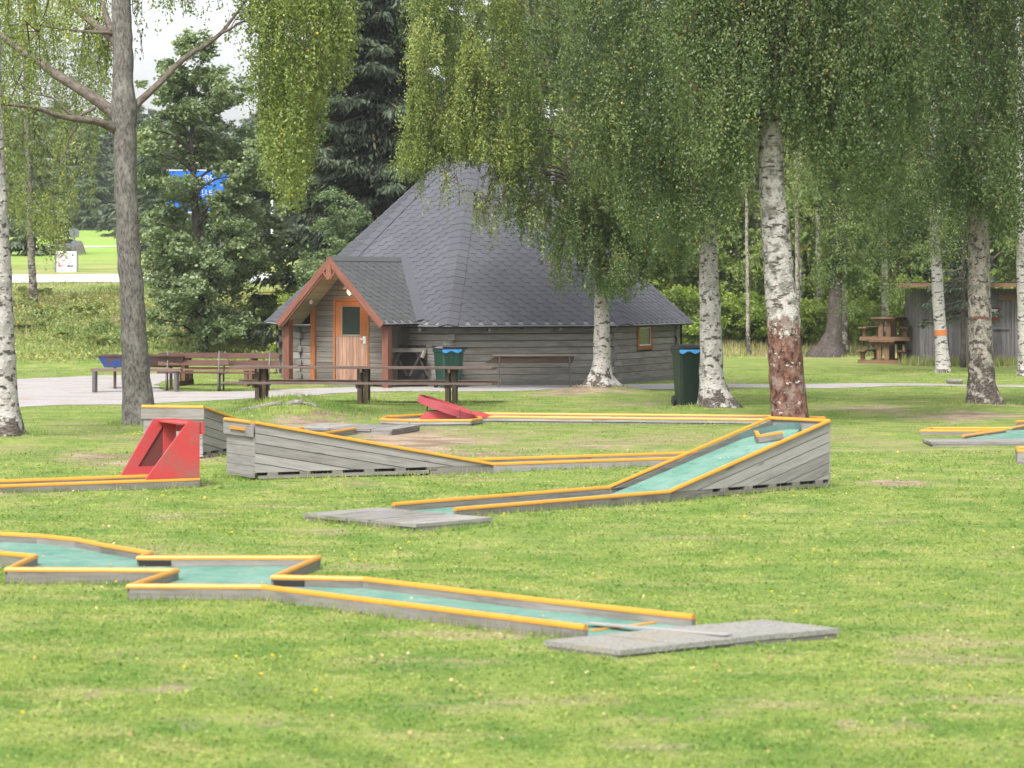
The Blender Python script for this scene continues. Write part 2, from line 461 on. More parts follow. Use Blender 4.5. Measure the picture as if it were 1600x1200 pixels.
class MB:
    """collects faces with metre-sized UVs, in world coordinates"""
    def __init__(s):
        s.v, s.f, s.uv = [], [], []

    def face(s, pts, uvs=None):
        i = len(s.v)
        s.v += [tuple(p) for p in pts]
        s.f.append(list(range(i, i + len(pts))))
        s.uv += list(uvs) if uvs else [(p[0], p[1]) for p in pts]

    def prism(s, poly, o, ex, ey, en, th, uvrot=0.0):
        """2-d polygon on plane (o, ex, ey), thick th backwards from en"""
        o, ex, ey, en = Vector(o), Vector(ex), Vector(ey), Vector(en).normalized()
        if len(poly) < 3:
            return
        area = sum(poly[i][0] * poly[(i + 1) % len(poly)][1] - poly[(i + 1) % len(poly)][0] * poly[i][1] for i in range(len(poly)))
        if abs(area) < 1e-5:
            return
        if (area > 0) != (ex.cross(ey).dot(en) > 0):
            poly = poly[::-1]
        if uvrot == 0:
            w_, h_ = max(q[0] for q in poly) - min(q[0] for q in poly), max(q[1] for q in poly) - min(q[1] for q in poly)
            if h_ > w_ * 1.3:
                uvrot = math.pi / 2
        cr, sr = math.cos(uvrot), math.sin(uvrot)
        uv = [(x * cr + y * sr, -x * sr + y * cr) for x, y in poly]
        top = [o + ex * x + ey * y for x, y in poly]
        bot = [p - en * th for p in top]
        s.face(top, uv)
        s.face(bot[::-1], uv[::-1])
        n = len(poly)
        for i in range(n):
            j = (i + 1) % n
            l = (top[j] - top[i]).length
            s.face([top[j], top[i], bot[i], bot[j]], [(l, 0), (0, 0), (0, th), (l, th)])

    def box(s, c, size, R=None):
        R = R or Matrix.Identity(3)
        c = Vector(c)
        hx, hy, hz = size[0] / 2, size[1] / 2, size[2] / 2
        ax = [R @ Vector((hx, 0, 0)), R @ Vector((0, hy, 0)), R @ Vector((0, 0, hz))]
        L = [size[0], size[1], size[2]]
        k = max(range(3), key=lambda i: L[i])
        for d in range(3):
            a1, a2 = [i for i in range(3) if i != d]
            if a2 == k:
                a1, a2 = a2, a1
            for sg in (1, -1):
                q = [(-1, -1), (1, -1), (1, 1), (-1, 1)]
                P = [c + ax[d] * sg + ax[a1] * i + ax[a2] * j for i, j in q]
                nn = (P[1] - P[0]).cross(P[2] - P[1])
                U = [((i + 1) / 2 * L[a1], (j + 1) / 2 * L[a2]) for i, j in q]
                if nn.dot(ax[d] * sg) < 0:
                    P, U = P[::-1], U[::-1]
                s.face(P, U)

    def beam(s, p, q, wd, ht, up=(0, 0, 1)):
        p, q = Vector(p), Vector(q)
        x = (q - p).normalized()
        y = Vector(up).cross(x)
        if y.length < 1e-4:
            y = Vector((1, 0, 0)).cross(x)
        y.normalize()
        z = x.cross(y)
        R = Matrix((x, y, z)).transposed()
        s.box((p + q) / 2, ((q - p).length, wd, ht), R)

    def tube(s, pts, rad, n=8, caps=True, lobes=None):
        pts = [Vector(p) for p in pts]
        rings = []
        L = 0
        prev = None
        for i, p in enumerate(pts):
            t = (pts[min(i + 1, len(pts) - 1)] - pts[max(i - 1, 0)]).normalized()
            if prev is None:
                a0 = Vector((1, 0, 0)) if abs(t.x) < .9 else Vector((0, 1, 0))
                x = (a0 - t * a0.dot(t)).normalized()
            else:
                x = (prev - t * prev.dot(t)).normalized()
            prev = x
            y = t.cross(x)
            if i:
                L += (p - pts[i - 1]).length
            r = rad[i] if hasattr(rad, '__len__') else rad
            ring = []
            for k in range(n):
                an = 2 * math.pi * k / n
                rr = r * (lobes(an, i, p) if lobes else 1)
                ring.append((p + x * math.cos(an) * rr + y * math.sin(an) * rr, (an * r, L)))
            rings.append((ring, r, L))
        base = len(s.v)
        for ring, r, L in rings:
            s.v += [tuple(q[0]) for q in ring]
        for i in range(len(rings) - 1):
            for k in range(n):
                k2 = (k + 1) % n
                s.f.append([base + i * n + k, base + i * n + k2, base + (i + 1) * n + k2, base + (i + 1) * n + k])
                r0 = rings[0][1]
                c0, c1 = 2 * math.pi * r0 * k / n, 2 * math.pi * r0 * (k + 1) / n
                s.uv += [(c0, rings[i][2]), (c1, rings[i][2]), (c1, rings[i + 1][2]), (c0, rings[i + 1][2])]
        if caps:
            s.f.append([base + k for k in range(n)][::-1])
            s.uv += [(0, 0)] * n
            b = base + (len(rings) - 1) * n
            s.f.append([b + k for k in range(n)])
            s.uv += [(0, 0)] * n

    def build(s, name, mat, parent=None, smooth=False, bevel=0, **kw):
        off = rootpos(parent)
        me = bpy.data.meshes.new(name)
        me.from_pydata([(v[0] - off.x, v[1] - off.y, v[2] - off.z) for v in s.v], [], s.f)
        uvl = me.uv_layers.new(name='UVMap')
        uvl.data.foreach_set('uv', np.array(s.uv, dtype=np.float32).ravel())
        me.materials.append(M[mat] if isinstance(mat, str) else mat)
        if smooth:
            me.polygons.foreach_set('use_smooth', [True] * len(me.polygons))
        me.update()
        o = bpy.data.objects.new(name, me)
        link(o, parent)
        o['_w'] = tuple(off)
        if bevel:
            b = o.modifiers.new('bevel', 'BEVEL')
            b.width = bevel
            b.segments = 1
        tag(o, **kw)
        return o


def clip(poly, nx, ny, d):
    """keep nx*x+ny*y <= d"""
    out = []
    for i in range(len(poly)):
        p, q = poly[i], poly[(i + 1) % len(poly)]
        a1, b1 = nx * p[0] + ny * p[1] - d, nx * q[0] + ny * q[1] - d
        if a1 <= 0:
            out.append(p)
        if (a1 < 0 < b1) or (b1 < 0 < a1):
            t = a1 / (a1 - b1)
            out.append((p[0] + (q[0] - p[0]) * t, p[1] + (q[1] - p[1]) * t))
    return out


def clip_convex(poly, region):
    ar = sum(region[i][0] * region[(i + 1) % len(region)][1] - region[(i + 1) % len(region)][0] * region[i][1] for i in range(len(region)))
    reg = region if ar > 0 else region[::-1]
    for i in range(len(reg)):
        p, q = reg[i], reg[(i + 1) % len(reg)]
        nx, ny = q[1] - p[1], -(q[0] - p[0])
        poly = clip(poly, nx, ny, nx * p[0] + ny * p[1])
        if len(poly) < 3:
            return []
    return poly


def copy_tree(o, parent=None, loc=None):
    c = o.copy()
    COL.objects.link(c)
    if parent is not None:
        c.parent = parent
    if loc is not None:
        c.location = loc
    for ch in [x for x in o.children]:
        copy_tree(ch, c)
    return c


# ------------------------------------------------------------------ ground
ys = np.concatenate([np.arange(6, 120, .42), np.geomspace(120, 700, 50)])
ss = np.concatenate([np.linspace(-1.2, -.24, 14)[:-1], np.linspace(-.24, .24, 130), np.linspace(.24, 1.2, 14)[1:]])
XX = ss[None, :] * ys[:, None] + np.sign(ss)[None, :] * np.clip(np.abs(ss)[None, :] - .2, 0, 1) * 20
YY = np.repeat(ys[:, None], len(ss), 1)
ZZ = Hn(XX, YY)
nr, nc = XX.shape
verts = np.stack([XX, YY, ZZ], -1).reshape(-1, 3)
idx = np.arange(nr * nc).reshape(nr, nc)
q = np.stack([idx[:-1, :-1], idx[:-1, 1:], idx[1:, 1:], idx[1:, :-1]], -1).reshape(-1, 4)


def np_mesh(name, V, Q, mat, parent=None, attrs=None, smooth=False):
    off = rootpos(parent)
    V = V - np.array(off[:])
    k = Q.shape[1]
    me = bpy.data.meshes.new(name)
    me.vertices.add(len(V))
    me.vertices.foreach_set('co', V.astype(np.float32).ravel())
    me.loops.add(Q.size)
    me.loops.foreach_set('vertex_index', Q.astype(np.int32).ravel())
    me.polygons.add(len(Q))
    me.polygons.foreach_set('loop_start', np.arange(0, Q.size, k, dtype=np.int32))
    if smooth:
        me.polygons.foreach_set('use_smooth', np.ones(len(Q), dtype=bool))
    for an, av in (attrs or {}).items():
        at_ = me.attributes.new(an, 'FLOAT', 'POINT')
        at_.data.foreach_set('value', av.astype(np.float32))
    me.update(calc_edges=True)
    me.materials.append(M[mat] if isinstance(mat, str) else mat)
    o = bpy.data.objects.new(name, me)
    link(o, parent)
    o['_w'] = tuple(off)
    return o


g = np_mesh('ground', verts, q, 'lawn', attrs={'bare': bare_and_shade_at(verts[:, 0], verts[:, 1])}, smooth=True)
tag(g, 'mown lawn and rising meadow', kind='structure')


def ground_sheet(name, outline, mat, lift=.004, step=.5, label=None):
    """polygon on the ground cut into a fine grid that follows the terrain"""
    xs = [p[0] for p in outline]
    ysl = [p[1] for p in outline]
    bm = bmesh.new()
    vs = [bm.verts.new((p[0], p[1], 0)) for p in outline]
    for tri in tessellate_polygon([[Vector((p[0], p[1], 0)) for p in outline]]):
        try:
            bm.faces.new([vs[i] for i in tri])
        except ValueError:
            pass
    for ax, lo, hi in ((0, min(xs), max(xs)), (1, min(ysl), max(ysl))):
        t = lo + step
        while t < hi:
            co = [0, 0, 0]
            co[ax] = t
            no = [0, 0, 0]
            no[ax] = 1
            bmesh.ops.bisect_plane(bm, geom=bm.verts[:] + bm.edges[:] + bm.faces[:], plane_co=co, plane_no=no)
            t += step
    for v in bm.verts:
        v.co.z = H(v.co.x, v.co.y) + lift
    bmesh.ops.recalc_face_normals(bm, faces=bm.faces)
    me = bpy.data.meshes.new(name)
    bm.to_mesh(me)
    bm.free()
    if me.polygons and me.polygons[0].normal.z < 0:
        me.flip_normals()
    me.materials.append(M[mat])
    o = link(bpy.data.objects.new(name, me))
    return tag(o, label, kind='structure')


def jag(pts, amp=.12, step=.5):
    out = []
    for i in range(len(pts)):
        p, q2 = Vector(pts[i][:2]), Vector(pts[(i + 1) % len(pts)][:2])
        n_ = max(1, int((q2 - p).length / step))
        for k in range(n_):
            r = p.lerp(q2, k / n_)
            out.append((r.x + random.uniform(-amp, amp), r.y + random.uniform(-amp, amp)))
    return out


low = [(-60, 634), (30, 636), (110, 633), (190, 632), (280, 627), (370, 624), (450, 620), (520, 615), (620, 613), (700, 612), (800, 611), (900, 610), (960, 609),
       (1060, 607), (1200, 606), (1300, 605.5), (1400, 603), (1440, 603), (1520, 604), (1620, 606)]
top = [(1620, 602), (1520, 600.5), (1440, 599), (1400, 599.5), (1300, 600), (1200, 600.5), (1090, 600.5), (1050, 601), (930, 601), (780, 603), (620, 603.5), (520, 606), (430, 608), (330, 613), (260, 611),
       (240, 603), (250, 596), (300, 590), (280, 584), (150, 586), (80, 590), (30, 593), (-60, 596)]
ground_sheet('gravel_path', jag([gp(*p)[:2] for p in low + top], .07), 'gravel', .006, .8, 'pale gravel path crossing in front of the hut')
rd = [(-80, 446), (20, 443.5), (120, 440), (180, 439), (240, 437), (330, 434), (480, 428)]
rl = [(x / F * 107 - 800 / F * 107, 107 + (x / 700) * 1.5) for x, _ in rd]
ru = [(x / F * 114.5 - 800 / F * 114.5, 114 + (x / 700) * 2.5) for x, _ in rd]
ground_sheet('road', rl + ru[::-1], 'road', .02, 2.0, 'pale road running along the top of the bank')
ff = [(-60, 160), (-9, 168), (-9, 171), (-60, 163)]
ground_sheet('far_road', ff, 'road', .02, 3, 'strip of pale road beyond the first one')

# thin pale air
hm = bpy.data.materials.new('haze')
hm.use_nodes = True
hm.node_tree.nodes.clear()
ho = hm.node_tree.nodes.new('ShaderNodeOutputMaterial')
hv = hm.node_tree.nodes.new('ShaderNodeVolumePrincipled')
hv.inputs['Density'].default_value = .00022
hv.inputs['Color'].default_value = (.92, .95, 1.0, 1)
hm.node_tree.links.new(hv.outputs[0], ho.inputs['Volume'])
M['haze'] = hm
# ------------------------------------------------------------------ mini golf lanes
ZU = Vector((0, 0, 1))


def sweep_rail(name, pts, root, wd=.052, ht=.036, mat='orange', closed=False):
    """rounded cap rail that follows a polyline lying on top of the boards"""
    mb = MB()
    pts = [Vector(p) for p in pts]
    prof = [(-.5, 0), (-.5, .45), (-.33, .86), (0, 1), (.33, .86), (.5, .45), (.5, 0)]
    rings = []
    for i, p in enumerate(pts):
        d0 = (pts[i] - pts[i - 1]) if i > 0 else (pts[1] - pts[0])
        d1 = (pts[i + 1] - pts[i]) if i < len(pts) - 1 else d0
        h0 = Vector((d0.x, d0.y, 0)).normalized()
        h1 = Vector((d1.x, d1.y, 0)).normalized()
        n0, n1 = Vector((-h0.y, h0.x, 0)), Vector((-h1.y, h1.x, 0))
        nn = n0 + n1
        nn = nn / max(nn.length, 1e-3)
        k = 1 / max(nn.dot(n0), .35)
        rings.append([p + nn * (x * wd * k) + ZU * (z * ht) for x, z in prof])
    m = len(prof)
    L = 0
    for i in range(len(rings) - 1):
        l = (pts[i + 1] - pts[i]).length
        for j in range(m - 1):
            mb.face([rings[i][j], rings[i][j + 1], rings[i + 1][j + 1], rings[i + 1][j]],
                    [(L, j * .02), (L, j * .02 + .02), (L + l, j * .02 + .02), (L + l, j * .02)])
        mb.face([rings[i][0], rings[i + 1][0], rings[i + 1][-1], rings[i][-1]])
        L += l
    mb.face(rings[0])
    mb.face(rings[-1][::-1])
    return mb.build(name, mat, root)


def board(root, p, q, z0a, z1a, z0b, z1b, th=.045, mat='greyd', name='board', planks=1, seglen=2.4, side=0):
    """upright boards along p->q, bottom and top heights at both ends"""
    p, q = Vector((p[0], p[1], 0)), Vector((q[0], q[1], 0))
    L = (q - p).length
    ex = (q - p) / L
    nn = Vector((ex.y, -ex.x, 0))
    ns = max(1, round(L / seglen))
    out = []
    for i in range(ns):
        t0, t1 = i / ns, (i + 1) / ns
        g0 = .003 if i else 0
        f = lambda a_, b_, t: a_ + (b_ - a_) * t
        poly = [(L * t0 + g0, f(z0a, z0b, t0)), (L * t1, f(z0a, z0b, t1)), (L * t1, f(z1a, z1b, t1)), (L * t0 + g0, f(z1a, z1b, t0))]
        mb = MB()
        mb.prism(poly, p + nn * th / 2, ex, ZU, nn, th)
        out.append(mb.build(name, mat, root))
    return out


def felt_poly(root, pts, mat='felt', name='felt'):
    mb = MB()
    P = [Vector(p) for p in pts]
    for tri in tessellate_polygon([[Vector((p.x, p.y, 0)) for p in P]]):
        t = [P[i] for i in tri]
        if (t[1] - t[0]).cross(t[2] - t[0]).z < 0:
            t = t[::-1]
        mb.face(t)
    return mb.build(name, mat, root)


def deck(root, o, ex, ey, lx, ly, z, n, mat='deck', th=.035, frame=True):
    """platform of n planks, each a sub-part"""
    o = Vector((o[0], o[1], 0))
    ex, ey = Vector(ex), Vector(ey)
    fr = MB()
    for a_, b_ in (((0.03, 0.03), (lx - .03, .03)), ((0.03, ly - .03), (lx - .03, ly - .03)), ((.03, .03), (.03, ly - .03)), ((lx - .03, .03), (lx - .03, ly - .03))):
        fr.beam(o + ex * a_[0] + ey * a_[1] + ZU * (z - th - .03), o + ex * b_[0] + ey * b_[1] + ZU * (z - th - .03), .04, .05)
    base = fr.build('platform', 'greyd', root)
    wv = ly / n
    for i in range(n):
        mb = MB()
        j = random.uniform(-.012, .012)
        mb.prism([(j, i * wv + .004), (lx + j, i * wv + .004), (lx + j, (i + 1) * wv - .004), (j, (i + 1) * wv - .004)], o + ZU * (z + random.uniform(-.003, .003)), ex, ey, ZU, th)
        mb.build('plank', mat, base)
    return base


def xyz(u, v, z):
    return gp(u, v, z)


# lane A: zigzag lane in the foreground
ZT, ZB = .092, .0
ZC = ZT + .034
nearA = [(-90, 852), (55, 866), (12, 886), (275, 888), (203, 912), (410, 913), (660, 944), (915, 976)]
farA = [(-90, 815), (0, 831), (60, 834), (120, 840), (160, 848), (235, 861), (218, 868), (497, 868), (428, 898), (570, 901), (820, 931), (1084, 960)]
A = thing('mini_golf_lane', (-1.5, 21.5, 0), 'zigzag mini golf lane with teal felt and two sideways steps between orange rails', 'mini golf lane')
nP = [gp(u, v, ZC) for u, v in nearA]
fP = [gp(u, v, ZC) for u, v in farA]
for run in (nP, fP):
    for i in range(len(run) - 1):
        board(A, run[i], run[i + 1], -.03, ZT, -.03, ZT, mat='greyd')
    sweep_rail('rail', [Vector((p.x, p.y, ZT)) for p in run], A)
poly = [Vector((p.x, p.y, .035)) for p in nP] + [Vector((p.x, p.y, .035)) for p in fP[::-1]]
felt_poly(A, poly)
# black rubber strips on two inner corners
for p_, q_ in (((218, 868), (268, 868)), ((428, 898), (476, 899))):
    a1, b1 = gp(*p_, ZC), gp(*q_, ZC)
    dr = (b1 - a1).normalized()
    mb = MB()
    mb.beam(Vector((a1.x, a1.y - .028, .06)), Vector((b1.x, b1.y - .028, .06)), .008, .05)
    mb.build('rubber_strip', 'dark', A)
e_n, e_f = nP[-1], fP[-1]
dx = (nP[-1] - nP[-3])
dx.z = 0
dx.normalize()
dy = Vector((-dx.y, dx.x, 0))
c0 = gp(970, 1017, .07)
deck(A, c0 - dx * .72 - Vector((0, 0, 0)), dx, Vector((.82, .572, 0)), .70, 1.95, .075, 4, 'slab')
# orange painted edge of the felt and an aluminium strip
mb = MB()
mb.beam(gp(925, 985, .04), gp(1075, 966, .04), .05, .008)
mb.build('painted_edge', 'orange', A)
mb = MB()
mb.beam(gp(920, 973, .06), gp(1138, 992, .09), .09, .006)
mb.build('loose_board', 'grey', A)


def ramp_side(root, o, ex, nn, s0, s1, zt0, zt1, zb=.105, pw=.122, th=.028, mat='grey'):
    """side of a ramp: planks parallel to the top edge, clipped by the outline"""
    L = s1 - s0
    sl = (zt1 - zt0) / L
    c = math.sqrt(1 + sl * sl)
    region = [(s0, zb), (s1, zb), (s1, zt1), (s0, zt0)]
    k = 0
    while True:
        hi = -k * pw * c
        lo = hi - pw * c + .009
        band = [(s0 - 1, zt0 - sl + hi), (s1 + 1, zt1 + sl + hi), (s1 + 1, zt1 + sl + lo), (s0 - 1, zt0 - sl + lo)]
        pl = clip_convex(band, region)
        k += 1
        if len(pl) >= 3:
            mb = MB()
            mb.prism(pl, o + nn * random.uniform(0, .003), ex, ZU, nn, th, uvrot=math.atan(sl))
            mb.build('plank', mat, root)
        if max(zt0, zt1) + lo < zb - .02:
            break
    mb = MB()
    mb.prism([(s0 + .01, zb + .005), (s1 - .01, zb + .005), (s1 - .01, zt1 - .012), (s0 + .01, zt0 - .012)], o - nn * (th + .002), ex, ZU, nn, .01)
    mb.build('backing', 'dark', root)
    mb = MB()
    mb.prism([(s0 + .01, zb + .005), (s1 - .01, zb + .005), (s1 - .01, zt1 - .004), (s0 + .01, zt0 - .004)], o - nn * (th + .016), ex, ZU, nn, .012)
    mb.build('lining', 'greyd', root)
    # toe board closing the low end of the ramp
    t0, t1 = (s0, s0 + .75) if zt0 < zt1 else (s1 - .9, s1)
    mb = MB()
    mb.prism([(t0, -.01), (t1, -.01), (t1, .103), (t0, .103)], o - nn * .003, ex, ZU, nn, .03)
    mb.build('toe_board', 'greyd', root)


def base_rails(root, o, ex, nn, s0, s1):
    """pallet-like plinth: bottom rail with spaced blocks"""
    mb = MB()
    mb.beam(o + ex * s0 + ZU * .045 - nn * .02, o + ex * s1 + ZU * .045 - nn * .02, .05, .042)
    mb.build('bottom_rail', 'greyd', root)
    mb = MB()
    mb.beam(o + ex * s0 + ZU * .055 - nn * .06, o + ex * s1 + ZU * .055 - nn * .06, .01, .10)  # near-black strip added behind the slots, their shade put into its colour
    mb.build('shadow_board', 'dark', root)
    s = s0 + .12
    while s < s1:
        mb = MB()
        mb.beam(o + ex * s + ZU * .085 - nn * .02, o + ex * (s + .14) + ZU * .085 - nn * .02, .05, .036)
        mb.build('block', 'greyd', root)
        s += .44


# lane B: long lane rising to the right into a tall ramp
d45 = Vector((.707, .707, 0))
n45 = Vector((-.707, .707, 0))
OB = Vector((-.60, 28.45, 0))
WB = .93
SB, SE = 3.36, 6.28
ZR = .80
B = thing('mini_golf_lane', OB, 'mini golf lane climbing to the right on a tall plank-sided ramp with teal felt', 'mini golf lane')
for off, mat in ((0, 'greyd'), (WB, 'greyd')):
    o_ = OB + n45 * off
    s_ = 0 if off == 0 else -.02
    board(B, o_ + d45 * s_, o_ + d45 * SB, 0, .10, 0, .10, mat=mat)
    sweep_rail('rail', [o_ + d45 * s_ + ZU * .10, o_ + d45 * SB + ZU * .10, o_ + d45 * SE + ZU * ZR] + ([o_ + n45 * -WB + d45 * SE + ZU * ZR] if off else []), B)
ramp_side(B, OB, d45, -n45, SB + .02, SE, .11, ZR)
ramp_side(B, OB + n45 * WB, d45, n45, SB, SE, .10 + .0, ZR)
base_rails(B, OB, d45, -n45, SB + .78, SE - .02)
# end wall planks
for k in range(6):
    z1 = ZR - k * .124
    z0 = max(z1 - .12, .05)
    if z1 > z0:
        mb = MB()
        mb.prism([(0.001, z0), (WB - .001, z0), (WB - .001, z1), (0.001, z1)], OB + d45 * (SE + .028), n45, ZU, d45, .027)
        mb.build('plank', 'grey', B)
iy0, iy1 = .045, WB - .045
felt_poly(B, [OB + d45 * .0 + n45 * iy0 + ZU * .036, OB + d45 * SB + n45 * iy0 + ZU * .04, OB + d45 * SB + n45 * iy1 + ZU * .04, OB + d45 * .0 + n45 * iy1 + ZU * .036])
slp = (ZR - .10) / (SE - SB)
fp = []
felt_poly(B, [OB + d45 * SB + n45 * iy0 + ZU * .04, OB + d45 * (SE - .03) + n45 * iy0 + ZU * (.04 + slp * (SE - SB - .03) - .02), OB + d45 * (SE - .03) + n45 * iy1 + ZU * (.04 + slp * (SE - SB - .03) - .02), OB + d45 * SB + n45 * iy1 + ZU * .04])
# curved back wall at the top of the ramp
mb = MB()
nseg = 14
for i in range(nseg):
    pts_ = []
    for t in (i / nseg, (i + 1) / nseg):
        an = math.pi * t
        s_ = SE - .09 - .55 * abs(math.cos(an)) ** 2.2 * 1.0
        y_ = WB / 2 - (WB / 2 - .05) * math.cos(an)
        zf = .04 + slp * (s_ - SB) - .015
        pts_.append((OB + d45 * s_ + n45 * y_, zf))
    (pa, za), (pb, zb_) = pts_
    mb.face([pa + ZU * (za - .0), pb + ZU * (zb_ - .0), pb + ZU * (zb_ + .075), pa + ZU * (za + .075)])
mb.build('curved_kerb', paint('dark_teal_kerb', (.12, .21, .19), (.17, .22, .21), .5), B)


def chevron(root, P, name='chevron_block'):
    """small V-shaped block with orange top: P = three points on the felt"""
    for i in range(2):
        mb = MB()
        a1, b1 = P[i], P[i + 1]
        mb.beam(a1 + ZU * .035, b1 + ZU * .035, .045, .07)
        c_ = mb.build(name, 'greyd', root)
        mb = MB()
        mb.beam(a1 + ZU * .083, b1 + ZU * .083, .048, .025)
        mb.build('orange_cap', 'orange', c_)


def onramp(s, y):
    return OB + d45 * s + n45 * y + ZU * (.04 + slp * (s - SB) - .01)


chevron(B, [onramp(5.72, .68), onramp(5.55, .50), onramp(5.75, .28)])
deck(B, OB - d45 * 1.12 - n45 * .62, d45, n45, 1.08, 1.76, .07, 5)
mb = MB()
mb.beam(OB - d45 * .02 + n45 * .05 + ZU * .045, OB - d45 * .02 + n45 * .88 + ZU * .045, .05, .01)
mb.build('painted_edge', 'orange', B)

# lane C: big ramp falling to the right, then a flat run
dC = Vector((math.cos(math.radians(26.5)), math.sin(math.radians(26.5)), 0))
nC = Vector((-dC.y, dC.x, 0))
OC = Vector((-3.22, 34.0, 0))
WC = .93
C_ = thing('mini_golf_lane', OC, 'mini golf lane with a high ramp falling to the right, its end box facing left', 'mini golf lane')
zc0, sC, sCe = .72, 3.32, 7.2
ramp_side(C_, OC, dC, -nC, 0, sC, zc0, .12, .105)
ramp_side(C_, OC + nC * WC, dC, nC, 0, sC, zc0, .12, .105)
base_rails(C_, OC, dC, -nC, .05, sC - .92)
board(C_, OC + dC * sC, OC + dC * sCe, 0, .095, 0, .095, mat='grey')
board(C_, OC + nC * WC + dC * sC, OC + nC * WC + dC * sCe, 0, .095, 0, .095, mat='greyd')
for off in (0, WC):
    o_ = OC + nC * off
    sweep_rail('rail', [o_ + ZU * zc0, o_ + dC * sC + ZU * .10, o_ + dC * sCe + ZU * .095], C_)
for k in range(6):
    z1 = zc0 - .17 - k * .122
    z0 = max(z1 - .117, .04)
    if z1 > z0:
        mb = MB()
        mb.prism([(0.001, z0), (WC - .001, z0), (WC - .001, z1), (.001, z1)], OC - dC * .028, nC, ZU, -dC, .027)
        mb.build('plank', 'grey', C_)
mb = MB()
mb.prism([(-.03, zc0 - .165), (WC + .03, zc0 - .165), (WC + .03, zc0 + .005), (-.03, zc0 + .005)], OC - dC * .062, nC, ZU, -dC, .034)
mb.build('head_board', 'grey', C_)
sweep_rail('rail', [OC - dC * .05 + nC * .0 + ZU * (zc0 + .006), OC - dC * .05 + nC * WC + ZU * (zc0 + .006)], C_)
for t0, t1, z_ in ((.28, .80, zc0 - .055),):
    mb = MB()
    mb.beam(OC - dC * .07 + nC * (t0 - .12) + ZU * (z_ - .02), OC - dC * .07 + nC * (t1 - .12) + ZU * (z_ - .02), .03, .035)
    mb.build('orange_bar', 'orange', C_)
felt_poly(C_, [OC + nC * .03 + ZU * (zc0 - .07), OC + dC * sC + nC * .03 + ZU * .04, OC + dC * sC + nC * (WC - .03) + ZU * .04, OC + nC * (WC - .03) + ZU * (zc0 - .07)])
felt_poly(C_, [OC + dC * sC + nC * .03 + ZU * .04, OC + dC * sCe + nC * .03 + ZU * .04, OC + dC * sCe + nC * (WC - .03) + ZU * .04, OC + dC * sC + nC * (WC - .03) + ZU * .04])

# lane D: ramp box seen end-on, running away from the camera
dD = Vector((.281, .96, 0)).normalized()
nD = Vector((-dD.y, dD.x, 0))
OD = Vector((-4.33, 38.1, 0))
WD = .90
D_ = thing('mini_golf_lane', OD, 'mini golf lane seen end-on behind the red goal, its plank box ramp running away', 'mini golf lane')
zd0, sD, sDe = .72, 3.4, 6.3
ramp_side(D_, OD, dD, -nD, 0, sD, zd0, .12, .105)
ramp_side(D_, OD + nD * WD, dD, nD, 0, sD, zd0, .12, .105)
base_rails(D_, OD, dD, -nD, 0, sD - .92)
for off in (0, WD):
    o_ = OD + nD * off
    board(D_, o_ + dD * sD, o_ + dD * sDe, 0, .095, 0, .095, mat='greyd')
    sweep_rail('rail', [o_ + ZU * zd0, o_ + dD * sD + ZU * .10, o_ + dD * sDe + ZU * .095], D_)
for k in range(6):
    z1 = zd0 - .16 - k * .122
    z0 = max(z1 - .117, .04)
    if z1 > z0:
        mb = MB()
        mb.prism([(0.001, z0), (WD - .001, z0), (WD - .001, z1), (.001, z1)], OD - dD * .028, nD, ZU, -dD, .027)
        mb.build('plank', 'grey', D_)
mb = MB()
mb.prism([(-.03, zd0 - .155), (WD + .03, zd0 - .155), (WD + .03, zd0 + .005), (-.03, zd0 + .005)], OD - dD * .05, nD, ZU, -dD, .022)
mb.build('head_board', 'greyd', D_)
sweep_rail('rail', [OD - dD * .03 + nD * -.02 + ZU * (zd0 + .006), OD - dD * .03 + nD * (WD + .02) + ZU * (zd0 + .006)], D_)
felt_poly(D_, [OD + nD * .03 + ZU * (zd0 - .07), OD + dD * sD + nD * .03 + ZU * .04, OD + dD * sD + nD * (WD - .03) + ZU * .04, OD + nD * (WD - .03) + ZU * (zd0 - .07)], 'feltg')
felt_poly(D_, [OD + dD * sD + nD * .03 + ZU * .04, OD + dD * sDe + nD * .03 + ZU * .04, OD + dD * sDe + nD * (WD - .03) + ZU * .04, OD + dD * sD + nD * (WD - .03) + ZU * .04], 'feltg')
deck(D_, OD + dD * (sDe + .06) - nD * .62, dD, nD, 1.5, 1.8, .10, 5)

# lane F with the red goal
dF = Vector((.885, .465, 0)).normalized()
nF = Vector((-dF.y, dF.x, 0))
eF = gp(311, 746, .12)
eF.z = 0
WF = .78
F_ = thing('mini_golf_lane', eF, 'low straight mini golf lane at the left whose far end carries the red triangular goal', 'mini golf lane')
for off in (0, WF):
    o_ = eF + nF * off
    board(F_, o_ - dF * 4.6, o_, 0, .085, 0, .085, mat='greyd')
    sweep_rail('rail', [o_ - dF * 4.6 + ZU * .085, o_ + ZU * .085], F_)
felt_poly(F_, [eF - dF * 4.6 + nF * .03 + ZU * .035, eF + nF * .03 + ZU * .035, eF + nF * (WF - .03) + ZU * .035, eF - dF * 4.6 + nF * (WF - .03) + ZU * .035], 'feltg')
board(F_, eF, eF + nF * WF, 0, .085, 0, .085)
RG = thing('red_goal', eF + ZU * .1, 'red painted plywood goal of two sloping triangular cheeks standing on the low left lane', 'golf obstacle')
mb = MB()
oF = eF + ZU * .12
mb.prism([(-.69, 0), (0, 0), (0, .68), (-.15, .68)], oF - nF * .02, dF, ZU, -nF, .03)
mb.build('cheek_panel', 'red', RG)
